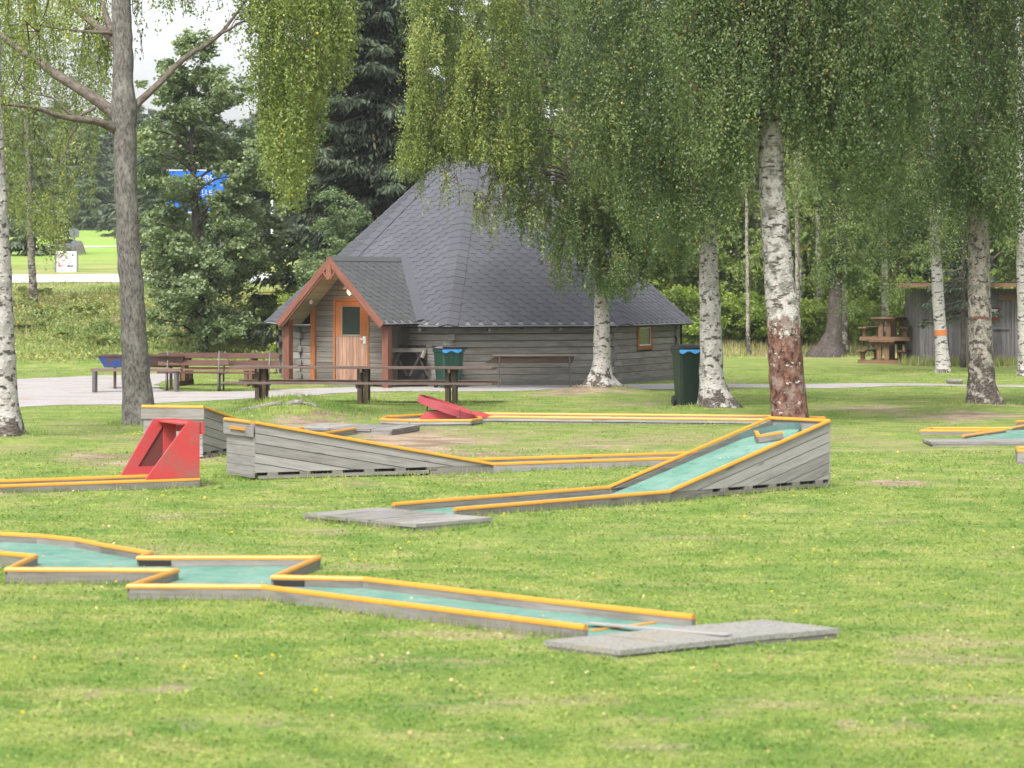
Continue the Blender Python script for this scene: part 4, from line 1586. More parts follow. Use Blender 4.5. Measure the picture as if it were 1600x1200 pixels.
park_bench(gz(-7.35, 62.6), math.radians(4), 1.62, 'red-brown slatted park bench between the blue tray and the second bench')
park_bench(gz(-6.15, 62.9), math.radians(-6), 1.5, 'red-brown slatted park bench nearest the hut wall')
t = thing('low_bench', gz(-8.5, 61.5), 'low grey backless bench on pipe legs beside the grey-barked birch', 'bench')
for k in range(2):
    mb = MB()
    mb.box((-8.5, 61.4 + k * .17, .50), (2.05, .155, .06), Matrix.Rotation(-.02, 3, 'Z'))
    mb.build('seat_board', 'brownt', t)
for x in (-9.45, -7.6):
    mb = MB()
    mb.tube([(x, 61.38, 0), (x, 61.38, .475)], .045, 8)
    mb.tube([(x, 61.6, 0), (x, 61.6, .475)], .045, 8)
    mb.build('leg', 'pipe', t)
t = thing('fire_tray', gz(-8.8, 62.9), 'blue chipped metal fire tray with sooty right half behind the low bench', 'grill')
xa, xm, xb, yb = -9.55, -8.35, -7.55, 62.9


def trough(x0, x1, mat, sl0=.0, sl1=.0):
    mb = MB()
    pr_ = [(-.35, .78), (-.24, .52), (.24, .52), (.35, .78)]
    for i in range(3):
        (ya, za), (y2, z2) = pr_[i], pr_[i + 1]
        mb.face([(x0 + (sl0 if za < .6 else 0), yb + ya, za), (x1 - (sl1 if za < .6 else 0), yb + ya, za), (x1 - (sl1 if z2 < .6 else 0), yb + y2, z2), (x0 + (sl0 if z2 < .6 else 0), yb + y2, z2)])
    for x, s_ in ((x0, sl0), (x1, -sl1)):
        mb.face([(x, yb - .35, .78), (x + s_, yb - .24, .52), (x + s_, yb + .24, .52), (x, yb + .35, .78)])
    return mb


tb = trough(xa, xm, 'bluep', .14, 0).build('tray', 'bluep', t)
trough(xm + .002, xb, 'soot', 0, .14).build('tray', 'soot', t, label='sooty rusted half of the tray')
mb = MB()
mb.beam((xa - .02, yb - .35, .79), (xb + .02, yb - .35, .79), .03, .03)
mb.beam((xa - .02, yb + .35, .79), (xb + .02, yb + .35, .79), .03, .03)
mb.build('rim', 'soot', t)
mb = MB()
for x in (-9.2, -7.9):
    mb.tube([(x, yb, 0), (x, yb, .53)], .035, 8)
mb.build('leg', 'soot', t)


def picnic(name, label, loc, rot, group=None, hgt=.70, sc=1.0):
    """heavy picnic table: two end frames on base planks, benches either side"""
    t = thing(name, (0, 0, 0), label, 'table', group)
    fl = .82 * sc
    for y in (-fl, fl):
        mb = MB()
        mb.box((0, y, .06), (1.58, .09, .12))
        mb.build('base_plank', 'picw', t)
        for x in (-.12, .12):
            mb = MB()
            mb.box((x, y, .12 + (hgt - .2) / 2), (.145, .1, hgt - .20))
            mb.build('post', 'picw', t)
        mb = MB()
        mb.box((0, y - .06, hgt - .08), (.74, .05, .10))
        mb.build('bearer', 'picw', t)
        for x in (-.64, .64):
            mb = MB()
            mb.box((x, y, .21), (.13, .09, .18))
            mb.prism([(-.07, 0), (.07, 0), (.13, .075), (-.13, .075)], (x, y - .046, .30), (1, 0, 0), ZU, (0, -1, 0), .09)
            mb.build('bench_support', 'picw', t)
    for k in range(5):
        mb = MB()
        mb.box((-.32 + k * .16, 0, hgt - .012), (.15, fl * 2 + .5, .035))
        mb.build('table_board', 'picw', t)
    for x in (-.71, -.58, .58, .71):
        mb = MB()
        mb.box((x, 0, .395), (.12, fl * 2 + .5, .035))
        mb.build('bench_board', 'picw', t)
    t.location = loc
    t['_w'] = tuple(loc)
    t.rotation_euler = (0, 0, rot)
    return t


p1 = picnic('picnic_table', 'orange-brown picnic table standing on the ground beside the grey shed, another stacked on it', gz(11.7, 84.1), math.radians(-22), 'picnic tables stacked by the shed')
p2 = copy_tree(p1, None, gz(11.76, 84.15) + Vector((0, 0, .71)))
p2['label'] = 'orange-brown picnic table stacked on top of another one by the shed'
p3 = copy_tree(p1, None, gz(-7.1, 65.6))
p3.rotation_euler = (0, 0, math.radians(84))
p3['label'] = 'brown picnic table behind the two park benches left of the hut'
del p3['group']

# trestle table against the hut wall
t = thing('trestle_table', gz(.55, 63.9), 'thin-legged trestle table with a tilted top against the hut wall', 'table')
tx0, tx1 = -.42, 1.48
Rt = Matrix.Rotation(math.radians(-17), 3, 'X')
for k in range(3):
    mb = MB()
    mb.box(((tx0 + tx1) / 2, 63.75 + k * .2, .765), (tx1 - tx0 + .08, .19, .035))
    mb.build('table_board', M.setdefault('pale_table', wood('pale_table_boards', (.30, .24, .20), (.46, .38, .33))), t)
mb = MB()
mb.prism([(tx0 - .22, .585), (tx1 - .06, .585), (tx1 - .01, .748), (tx0 + .02, .748)], (0, 63.72, 0), (1, 0, 0), ZU, (0, -1, 0), .03)
mb.build('apron', 'legw', t)
for x, s_ in ((tx0 + .1, 1), (tx1 - .1, -1)):
    for y in (63.72, 64.22):
        mb = MB()
        mb.tube([(x, y, H(x, y)), (x + s_ * .03, y, .74)], .02, 6)
        mb.build('leg', 'pipe', t)


def wheelie(name, loc, rot, hgt, wd, mat, lidmat, label, open_bag):
    t = thing(name, (0, 0, 0), label, 'bin', 'wheeled rubbish bins')
    mb = MB()
    hb = hgt * .93
    ws, ds = wd * .40, wd * .42
    wt, dt = wd * .5, wd * .58
    n_ = 14

    def ring(hw_, hd_, z, r_=.05):
        P = []
        for sx, sy, a0 in ((1, 1, 0), (-1, 1, 90), (-1, -1, 180), (1, -1, 270)):
            for k in range(4):
                an = math.radians(a0 + k * 30)
                P.append(Vector((sx * (hw_ - r_) + r_ * math.cos(an), sy * (hd_ - r_) + r_ * math.sin(an), z)))
        return P
    lv = [ring(ws, ds, .03), ring(ws + (wt - ws) * .5, ds + (dt - ds) * .5, hb * .5), ring(wt * .97, dt * .97, hb * .93), ring(wt * .97, dt * .97, hb * .93), ring(wt * 1.05, dt * 1.05, hb * .94), ring(wt * 1.05, dt * 1.05, hb)]
    for a_, b_ in zip(lv[:-1], lv[1:]):
        for k in range(16):
            mb.face([a_[k], a_[(k + 1) % 16], b_[(k + 1) % 16], b_[k]])
    mb.face(lv[0][::-1])
    mb.build('body', mat, t)
    mb = MB()
    if open_bag:
        lv2 = [ring(wt * .9, dt * .9, hb + .001), ring(wt * 1.0, dt, hb + .03), ring(wt * .7, dt * .7, hb + .07)]
        for a_, b_ in zip(lv2[:-1], lv2[1:]):
            for k in range(16):
                j1, j2 = random.uniform(-.012, .012), random.uniform(-.012, .012)
                mb.face([a_[k], a_[(k + 1) % 16], b_[(k + 1) % 16], b_[k]])
        mb.face(lv2[-1])
        mb.build('rubbish', 'papers', t)
        mb = MB()
        mb.box((wt * .1, -dt * 1.02, hb + .04), (wt * 2.2, .03, .05), Matrix.Rotation(.03, 3, 'Y'))
        mb.box((0, dt * .9, hb + .055), (wt * 2.1, .10, .05))
        mb.build('lid', 'lid', t)
    else:
        lv2 = [ring(wt * 1.08, dt * 1.08, hb + .004), ring(wt * 1.1, dt * 1.1, hb + .03), ring(wt * .95, dt * .95, hb + .075), ring(wt * .5, dt * .5, hb + .095)]
        for a_, b_ in zip(lv2[:-1], lv2[1:]):
            for k in range(16):
                mb.face([a_[k], a_[(k + 1) % 16], b_[(k + 1) % 16], b_[k]])
        mb.face(lv2[-1])
        mb.build('lid', lidmat, t, smooth=True)
    # bag edge hanging out below the rim
    mb = MB()
    xs_ = np.linspace(-wt * 1.06, wt * (.7 if open_bag else .6), 9)
    for k in range(8):
        za = hb - .055 - .03 * math.sin(k * 1.3)
        zb2 = hb - .055 - .03 * math.sin((k + 1) * 1.3)
        mb.face([(xs_[k], -dt * 1.07, za), (xs_[k + 1], -dt * 1.07, zb2), (xs_[k + 1], -dt * 1.065, hb + .004), (xs_[k], -dt * 1.065, hb + .004)])
        mb.face([(xs_[k], -dt * 1.07 + .01, za), (xs_[k], -dt * 1.065 + .01, hb + .004), (xs_[k + 1], -dt * 1.065 + .01, hb + .004), (xs_[k + 1], -dt * 1.07 + .01, zb2)])
    mb.build('bag_edge', 'bag', t)
    for sx in (-1, 1):
        mb = MB()
        mb.tube([(sx * (ws - .01), ds * .9, .10), (sx * (ws + .05), ds * .9, .10)], .10, 16)
        mb.build('wheel', 'lid', t)
    mb = MB()
    for x in (-wt * .55, -wt * .1, wt * .55):
        mb.box((x, -(ds + dt) / 2 * 1.0 - .02, hb * .70), (.02, .02, hb * .30), Matrix.Rotation(math.atan((dt - ds) / hb), 3, 'X'))
    mb.build('rib', mat, t)
    mb = MB()
    mb.tube([(-wt * .9, dt * 1.15, hb), (wt * .9, dt * 1.15, hb)], .016, 8)
    mb.build('handle', 'lid', t)
    t.location = loc
    t['_w'] = tuple(loc)
    t.rotation_euler = (0, 0, rot)
    return t


wheelie('wheelie_bin', gz(at(701, 0, 64.3).x, 64.3), math.radians(24), .98, .56, 'bin', 'lid', 'green wheeled bin heaped with rubbish and a blue bag by the hut wall', True)
wheelie('wheelie_bin', gz(at(1075, 0, 53.9).x, 53.9), math.radians(14), 1.21, .52, 'bind', 'lid', 'dark green wheeled bin with a closed black lid beside the birch trunk', False)

# sawhorse and dark sheet against the wall
sx = at(640, 0, 65).x
t = thing('saw_horse', gz(sx, 65.0), 'dark sawhorse with a split log under the eave between post and bin', 'sawhorse')
mb = MB()
for x in (sx - .28, sx + .22):
    mb.beam((x - .22, 64.95, .25), (x + .12, 64.95, .92), .05, .05)
    mb.beam((x + .22, 65.02, .25), (x - .12, 65.02, .92), .05, .05)
mb.build('leg', wood('near_black_wood', (.04, .035, .03), (.09, .08, .07)), t)  # near-black wood tone for the sawhorse legs
mb = MB()
mb.beam((sx - .42, 64.96, .86), (sx + .40, 64.96, .86), .10, .09)
mb.build('log', 'hutp', t)
mb = MB()
mb.beam((sx + .30, 64.86, .68), (sx + .36, 64.9, .84), .07, .06)
mb.build('log', 'soffit', t)
t = thing('dark_sheet', gz(sx, 65.25), 'dark metal sheet leaning on the hut wall behind the sawhorse', 'metal sheet')
mb = MB()
mb.box((sx - .02, 65.18, .52), (.80, .02, .90), Matrix.Rotation(-.1, 3, 'X'))
mb.build('sheet', 'dark', t)

# ------------------------------------------------------------------ shed
SH = thing('shed', gz(14.2, 83), 'grey vertical-board shed with a flat orange-edged roof at the right edge', 'shed')
SY = 81.6
x0, x1 = 12.27, 17.6
mb = MB()
mb.box(((x0 + x1) / 2, SY + 1.6, 1.12), (x1 - x0 - .06, 3.1, 2.3))
mb.build('wall', 'dark', SH)
x = x0
k = 0
while x < x1:
    wd_ = random.choice((.11, .125, .14))
    if not (14.12 < x + wd_ / 2 < 14.98 and False):
        mb = MB()
        zt_ = 2.28
        mb.prism([(x, -.02 + random.uniform(0, .05)), (x + wd_ - .008, -.02 + random.uniform(0, .05)), (x + wd_ - .008, zt_), (x, zt_)], (0, SY - .02 - (.015 if k % 2 else 0), 0), (1, 0, 0), ZU, (0, -1, 0), .02, uvrot=math.pi / 2)
        mb.build('board', 'shedw', SH)
    x += wd_
    k += 1
for k in range(24):
    y = SY + .01 + k * .13
    mb = MB()
    mb.prism([(y, 0), (y + .122, 0), (y + .122, 2.28), (y, 2.28)], (x0 - .0, 0, 0), (0, 1, 0), ZU, (-1, 0, 0), .02, uvrot=math.pi / 2)
    mb.build('board', 'shedw', SH)
mb = MB()
mb.box((14.7, SY + 1.4, 2.38), (6.6, 4.4, .05))
mb.build('roof', 'dark', SH)
mb = MB()
mb.box((14.7, SY - .82, 2.40), (6.62, .03, .13))
mb.build('fascia', 'picw', SH)
mb = MB()
mb.box((14.7, SY - .78, 2.475), (6.64, .12, .02))
mb.build('roof_edge', 'dark', SH)
dx0, dx1 = at(1537, 0, SY).x, at(1580, 0, SY).x
mb = MB()
mb.box(((dx0 + dx1) / 2, SY - .06, 1.98), (dx1 - dx0 + .1, .03, .07))
mb.box((dx0 - .03, SY - .06, 1.0), (.06, .03, 1.9))
mb.box((dx1 + .03, SY - .06, 1.0), (.06, .03, 1.9))
dd = mb.build('door', 'shedw', SH)
mb = MB()
mb.box((at(1560, 0, SY).x, SY - .085, 1.10), (.62, .02, .05))
mb.build('bar', 'steel', dd)
mb = MB()
mb.box((at(1585, 0, SY).x, SY - .075, 2.02), (1.0, .02, .22))
mb.build('lintel_board', 'picw', SH)
mb = MB()
c = at(1549, 491, SY - .08)
mb.box((c.x, SY - .085, c.z), (.52, .02, .40))
nb_ = mb.build('notice_board', 'maroon', SH)
mb = MB()
c = at(1554, 489, SY - .1)
mb.box((c.x, SY - .1, c.z), (.19, .006, .22))
mb.build('paper', 'white', nb_)

# ------------------------------------------------------------------ signs, pole
t = thing('road_sign', gz(-19.3, 117), 'white information sign with a red diagonal line and arrow beside the road', 'sign')
c = at(104, 409, 117)
mb = MB()
mb.box((c.x, 117, c.z), (.86, .04, .90))
pn_ = mb.build('panel', 'white', t)
for x_, h_ in ((-.47, 1.1), (.47, 1.3)):
    mb = MB()
    mb.box((c.x + x_, 117, c.z - .1), (.06, .05, h_))
    mb.build('post', 'steel', t)
yy = 116.97
mb = MB()
mb.beam((c.x - .40, yy, c.z + .40), (c.x + .14, yy, c.z - .44), .006, .022, (0, 1, 0))
mb.build('diagonal_line', 'pink', pn_)
mb = MB()
mb.box((c.x - .25, yy, c.z - .17), (.20, .006, .05))
mb.box((c.x - .32, yy, c.z - .11), (.06, .006, .10))
mb.box((c.x - .20, yy, c.z + .22), (.20, .006, .015))
mb.box((c.x - .22, yy, c.z + .05), (.24, .006, .012))
mb.build('print', 'pink', pn_)
mb = MB()
mb.beam((c.x + .06, yy, c.z - .18), (c.x + .30, yy, c.z - .18), .006, .045)
mb.prism([(0, 0), (.09, .055), (.09, -.055)], (c.x + .02, yy - .003, c.z - .18), (1, 0, 0), ZU, (0, -1, 0), .006)
mb.build('arrow', 'ink', pn_)
mb = MB()
mb.prism([(.04, 0), (.0, .07), (-.03, 0), (.0, -.07)], (c.x + .27, yy - .003, c.z + .29), (1, 0, 0), ZU, (0, -1, 0), .006)
mb.box((c.x - .24, yy, c.z + .38), (.09, .006, .02))
mb.box((c.x - .20, yy, c.z - .36), (.10, .006, .02))
mb.build('emblem', 'ink', pn_)
t = thing('round_sign', gz(-19.2, 119), 'round traffic sign seen from the back on a thin pole above the white sign', 'sign')
c = at(116, 364, 119)
mb = MB()
mb.tube([(c.x, 119, c.z), (c.x, 119.02, c.z)], .22, 24)
mb.build('disc', 'signback', t)
mb = MB()
mb.prism([(-.19, .09), (0, -.12), (.22, .12), (0, .20)], (c.x + .02, 119.0, c.z - .50), (1, 0, 0), ZU, (0, -1, 0), .02)
mb.build('lower_plate', 'signback', t)
mb = MB()
mb.tube([(c.x, 119.05, H(c.x, 119)), (c.x, 119.05, c.z + .25)], .03, 8)
mb.build('pole', 'steel', t)

t = thing('direction_sign', gz(-13, 104), 'large blue direction sign with white lettering showing through the alder leaves', 'sign')
c = at(309, 299, 104)
mb = MB()
mb.box((c.x, 104, c.z), (2.40, .05, 1.66))
pn_ = mb.build('panel', 'blue', t)
mb = MB()
for z_ in (.81, -.22, -.81):
    mb.box((c.x, 103.965, c.z + z_), (2.36, .01, .04))
for x_ in (-1.18, 1.18):
    mb.box((c.x + x_, 103.965, c.z), (.03, .01, 1.6))
mb.build('border', 'white', pn_)
for txt, zz, xx in (('ORR', .42, .05), ('K', .15, .15), ('LLE', -.14, .15)):
    cu = bpy.data.curves.new('lettering', 'FONT')
    cu.body = txt
    cu.size = .28
    cu.extrude = .003
    cu.materials.append(M['white'])
    cu_o = bpy.data.objects.new('lettering', cu)
    lme = bpy.data.meshes.new_from_object(cu_o)
    bpy.data.objects.remove(cu_o)
    o = bpy.data.objects.new('lettering', lme)
    link(o, pn_)
    o.location = Vector((c.x + xx, 103.96, c.z + zz)) - rootpos(pn_)
    o.rotation_euler = (math.pi / 2, 0, 0)
for x_ in (-.9, .9):
    mb = MB()
    mb.tube([(c.x + x_, 104.06, H(c.x + x_, 104)), (c.x + x_, 104.06, c.z + .8)], .05, 8)
    mb.build('post', 'steel', t)

t = thing('light_pole', gz(at(425, 0, 150).x, 150), 'tall thin white lamp pole rising above the far road', 'lamp post')
xx = at(425, 0, 150).x
mb = MB()
mb.tube([(xx, 150, H(xx, 150)), (xx, 150, 10.6)], [.09, .05], 8)
mb.build('pole', 'white', t)
mb = MB()
mb.beam((xx, 150, 10.55), (xx - .5, 150, 10.7), .12, .06)
mb.build('lamp_head', 'steel', t)

# stump mound with roots
t = thing('root_mound', gz(-4.35, 50.5), 'low grassy stump mound with pale bare roots in front of the long table', 'tree stump')
for pts_ in ([(372, 641), (400, 636), (425, 631), (440, 629)], [(425, 644), (445, 634), (458, 626), (472, 624)], [(400, 650), (430, 648), (470, 651)], [(470, 625), (490, 632), (500, 642)], [(440, 650), (452, 640), (470, 632)]):
    mb = MB()
    P = []
    for u, v in pts_:
        p = at(u, v, 50.2)
        P.append(Vector((p.x, 50.2, H(p.x, 50.2) * .5 + p.z * .5 - .02 + .02)))
    mb.tube(P, [.025, .035, .045, .05][:len(P)], 7)
    mb.build('root', 'root', t, smooth=True)
mb = MB()
p = at(468, 628, 50.9)
mb.tube([(p.x, p.y, H(p.x, p.y) - .05), (p.x + .02, p.y, H(p.x, p.y) + .05)], [.12, .08], 9)
mb.build('stump', 'root', t)
t = thing('log_piece', gz(at(1492, 0, 66).x, 66.5), 'short split log with pale end lying on the path verge', 'log')
mb = MB()
xx = at(1492, 0, 66.5).x
mb.tube([(xx - .2, 66.5, .06), (xx + .2, 66.6, .05)], .055, 8)
mb.build('log', 'root', t)


# ------------------------------------------------------------------ foliage
M['leaf_birch'] = leaf_mat('birch_leaves', (.062, .104, .030), (.185, .236, .082), (.50, .28, .02), .003, .36)
M['leaf_yellow'] = leaf_mat('yellow_green_birch_leaves', (.13, .185, .040), (.27, .315, .090), (.52, .36, .02), .004, .38)
M['leaf_alder'] = leaf_mat('alder_leaves', (.115, .170, .080), (.27, .325, .175), (.3, .2, .05), .001, .34)
M['leaf_wood'] = leaf_mat('woodland_leaves', (.09, .14, .036), (.235, .295, .08), (.4, .25, .03), .003, .35)
M['leaf_bright'] = leaf_mat('bright_thicket_leaves', (.13, .20, .035), (.27, .34, .07), (.4, .3, .05), .003, .4)
M['needle'] = leaf_mat('spruce_needles', (.022, .038, .024), (.072, .096, .056), (.12, .09, .05), .02, .08, .6, .3)
M['far_leaf'] = leaf_mat('far_forest_leaves', (.06, .09, .055), (.12, .155, .09), (.1, .1, .05), .0, .15)
M['weed'] = leaf_mat('meadow_weeds', (.115, .19, .065), (.36, .36, .13), (.50, .38, .06), .02, .35)
M['dry'] = leaf_mat('dry_grass', (.36, .29, .15), (.52, .38, .26), (.4, .22, .10), .02, .3)
M['bark1'] = bark_birch('white_birch_bark', .30, .40, .5)
M['bark2'] = bark_plain('rough_grey_birch_bark', (.050, .045, .040), (.215, .205, .185))
M['bark3'] = bark_birch('lichened_birch_bark', .75, .75, 1.0, 0, (.50, .45, .39))
M['bark4'] = bark_birch('peeled_birch_bark', .85, .45, .1, 1.75)
M['bark5'] = bark_birch('clean_birch_bark', .15, .20, .25)
M['bark6'] = bark_birch('speckled_birch_bark', .45, .65, .35)
M['bark_dark'] = bark_plain('dark_spruce_bark', (.035, .028, .025), (.11, .095, .085))
M['bark_limb'] = bark_plain('limb_bark', (.07, .055, .045), (.18, .155, .13))
M['twig'] = bark_plain('twigs', (.04, .028, .02), (.09, .065, .045))


def inside(poly, x, y):
    px = np.array([p[0] for p in poly])
    py = np.array([p[1] for p in poly])
    c = np.zeros(x.shape, bool)
    n_ = len(poly)
    j = n_ - 1
    for i in range(n_):
        cond = ((py[i] > y) != (py[j] > y))
        with np.errstate(divide='ignore', invalid='ignore'):
            xi = (px[j] - px[i]) * (y - py[i]) / (py[j] - py[i] + 1e-12) + px[i]
        c ^= cond & (x < xi)
        j = i
    return c


def leaves_mesh(name, P, axis, size, mat, root, tint, wid=.62, flat=None, kind=None):
    """one folded rhombus leaf per point"""
    n_ = len(P)
    if n_ == 0:
        return None
    a_ = axis / np.linalg.norm(axis, axis=1, keepdims=True)
    r = rng.normal(size=(n_, 3))
    if flat is not None:
        r = r * flat
    b_ = np.cross(a_, r)
    b_ /= np.linalg.norm(b_, axis=1, keepdims=True) + 1e-9
    s = size[:, None] if hasattr(size, '__len__') else size
    V = np.empty((n_, 4, 3))
    V[:, 0] = P
    V[:, 1] = P + a_ * s * .42 + b_ * s * wid * .5
    V[:, 2] = P + a_ * s
    V[:, 3] = P + a_ * s * .42 - b_ * s * wid * .5
    Q = np.arange(n_ * 4).reshape(n_, 4)
    tt = np.repeat(np.clip(tint, 0, 1), 4)
    rr = np.repeat(rng.random(n_), 4)
    o = np_mesh(name, V.reshape(-1, 3), Q, mat, root, {'tint': tt, 'rnd': rr})
    return tag(o, kind=kind)


def weep(root, poly_uv, Y, depth, n_clusters, n_str, n_leaf, mat, size=.056, Lr=(.5, 1.5), clr=(.10, .46), tint0=.45, name='crown', zbias=0.0, build=True):
    """hanging birch foliage: clusters of drooping strands kept inside an outline standing at distance Y"""
    poly = [((u - 800) / F * Y, CH + (VH - v) / F * Y) for u, v in poly_uv]
    xs_ = [p[0] for p in poly]
    zs_ = [p[1] for p in poly]
    C, tries = [], 0
    while len(C) < n_clusters * 1.25 and tries < 200:
        tries += 1
        x = rng.uniform(min(xs_), max(xs_), 400)
        z = rng.uniform(min(zs_), max(zs_), 400)
        m = inside(poly, x, z) & inside(poly, x, z - .35)
        C += list(zip(x[m], z[m]))
    C = np.array(C[:int(n_clusters * 1.25)])
    if len(C) == 0:
        return None
    xm = (min(xs_) + max(xs_)) / 2
    hwid = (max(xs_) - min(xs_)) / 2
    prof = np.sqrt(np.clip(1 - ((C[:, 0] - xm) / (hwid * 1.05)) ** 2, .08, 1))
    cy = Y + rng.uniform(-1, 1, len(C)) * depth * prof
    cl = np.stack([C[:, 0], cy, C[:, 1]], 1)
    crad = rng.uniform(*clr, len(C))
    ctint = rng.normal(tint0, .34, len(C))
    # strands
    k = rng.integers(0, len(C), n_str)
    an = rng.uniform(0, 2 * np.pi, n_str)
    rad = crad[k] * np.sqrt(rng.random(n_str))
    st = cl[k] + np.stack([np.cos(an) * rad, np.sin(an) * rad, rng.uniform(-.25, .45, n_str) - rad * .25], 1)
    L = rng.uniform(*Lr, n_str)
    sway = np.stack([np.cos(an), np.sin(an)], 1) * rng.uniform(.04, .34, (n_str, 1))
    joff = rng.normal(0, .13, (n_str, 2))
    t = np.sort(rng.random((n_str, n_leaf)), axis=1)
    Lt = L[:, None] * t
    P = np.empty((n_str, n_leaf, 3))
    outw = np.sqrt(t + .02)
    P[..., 0] = st[:, None, 0] + sway[:, None, 0] * outw * L[:, None] * 1.3
    P[..., 1] = st[:, None, 1] + sway[:, None, 1] * outw * L[:, None] * 1.3
    P[..., 2] = st[:, None, 2] - Lt * (.75 + .25 * t)
    spread = .020 + .045 * (1 - t)
    P += rng.normal(0, 1, P.shape) * spread[..., None]
    tt = np.repeat((ctint[k] + rng.normal(0, .1, n_str))[:, None], n_leaf, 1)
    X = P.reshape(-1, 3)
    tt = tt.ravel()
    jo = np.repeat(joff, n_leaf, 0)
    m = inside(poly, X[:, 0] + jo[:, 0], X[:, 2] + jo[:, 1])
    X, tt = X[m], tt[m]
    ax_ = rng.normal(0, .55, X.shape)
    ax_[:, 2] -= .75
    o = leaves_mesh(name, X, ax_, rng.uniform(.75, 1.25, len(X)) * size, mat, root, tt)
    # twigs: the stems the strands hang on
    mb = MB()
    for i in rng.choice(n_str, min(n_str, 190), replace=False):
        a0 = st[i]
        p1_ = a0 + np.array([sway[i, 0] * .9 * L[i], sway[i, 1] * .9 * L[i], -L[i] * .4])
        p2_ = a0 + np.array([sway[i, 0] * 1.2 * L[i], sway[i, 1] * 1.2 * L[i], -L[i] * .8])
        if inside(poly, np.array([p2_[0]]), np.array([p2_[2]]))[0]:
            mb.tube([cl[k[i]] + np.array([0, 0, .15]), a0, p1_, p2_], [.011, .007, .005, .004], 3, caps=False)
    if mb.f:
        mb.build('twigs', 'twig', root, kind='stuff')
    return cl


def trunk(root, pts, Y, mat, n_=22, name='trunk', flare=.0, yend=0.0, seed=0):
    """pts: (u, v, half width px) from the base up"""
    P, R = [], []
    rs = random.Random(seed)
    for i in range(len(pts) - 1):
        u0, v0, h0 = pts[i]
        u1, v1, h1 = pts[i + 1]
        m = max(2, int(abs(v1 - v0) / 14))
        for k in range(m + (i == len(pts) - 2)):
            t = k / m
            p = at(u0 + (u1 - u0) * t, v0 + (v1 - v0) * t, Y)
            P.append(p + Vector((rs.gauss(0, .006), rs.gauss(0, .006), 0)))
            R.append((h0 + (h1 - h0) * t) * Y / F * (1 + rs.gauss(0, .015)))
    z0 = P[0].z
    f1, f2 = rs.uniform(0, 6), rs.uniform(0, 6)

    def lobes(an, i, p):
        h = p.z - z0
        fl = math.exp(-max(h, 0) / .28) * flare
        return 1 + fl * (.35 + .65 * (math.sin(an * 4 + f1) * .5 + math.sin(an * 7 + f2) * .25)) + .05 * noise.noise(Vector((math.cos(an) * 1.6, math.sin(an) * 1.6, p.z * 2.2 + f1 * 9)))
    P = [P[0] - ZU * .25] + P
    R = [R[0] * 1.1] + R
    mb = MB()
    mb.tube(P, R, n_, lobes=lobes)
    mb.build(name, mat, root, smooth=True)
    return P, R


def limb(root, P, R, mat='bark_limb', n_=8):
    # smooth a coarse polyline
    Q, S = [], []
    for i in range(len(P) - 1):
        p0, p1_ = P[max(i - 1, 0)], P[i]
        p2_, p3_ = P[i + 1], P[min(i + 2, len(P) - 1)]
        for k in range(5):
            t = k / 5
            Q.append(.5 * ((2 * p1_) + (p2_ - p0) * t + (2 * p0 - 5 * p1_ + 4 * p2_ - p3_) * t * t + (3 * p1_ - p0 - 3 * p2_ + p3_) * t ** 3))
            S.append(R[i] + (R[i + 1] - R[i]) * t)
    Q.append(P[-1])
    S.append(R[-1])
    mb = MB()
    mb.tube(Q, S, n_)
    mb.build('limb', mat, root, smooth=True)


def limbs_to(root, tp, cl, n_, r0=.05, mat='bark_limb', lo=.3):
    """limbs from the trunk axis tp up and out to chosen clusters"""
    if cl is None or len(cl) == 0:
        return
    zt_ = max(p.z for p in tp)
    for i in rng.choice(len(cl), min(n_, len(cl)), replace=False):
        c = Vector(cl[i])
        jz = rng.uniform(-.3, .5)
        best = min(tp, key=lambda p: abs(p.z - (c.z + jz - .25 * (Vector((c.x, c.y, 0)) - Vector((p.x, p.y, 0))).length)))
        if best.z < tp[0].z + 2.2 or (c - best).length > 3.4 or best.z > tp[-3].z - .3:
            continue
        mid = best.lerp(c, .5) + ZU * .25 * (c - best).length * .5
        r_ = r0 * min(1, .4 + (c - best).length / 4) * .6
        limb(root, [best, best.lerp(mid, .6) + ZU * .05, mid, c + ZU * .1], [r_, r_ * .75, r_ * .5, r_ * .15], mat, 6)


def birch(u0, v0, Y, label, pts, bark, crowns, flare=.5, seed=0, nl=10, r0=.05, group=None, name='birch_tree'):
    b = at(u0, v0, Y)
    t = thing(name, Vector((b.x, b.y, H(b.x, b.y))), label, 'tree', group)
    tp, R = trunk(t, pts, Y, bark, flare=flare, seed=seed)
    for cr in crowns:
        cl = weep(t, cr[0], Y + cr[1], *cr[2:-1], **cr[-1])
        limbs_to(t, tp, cl, nl, r0)
    return t, tp


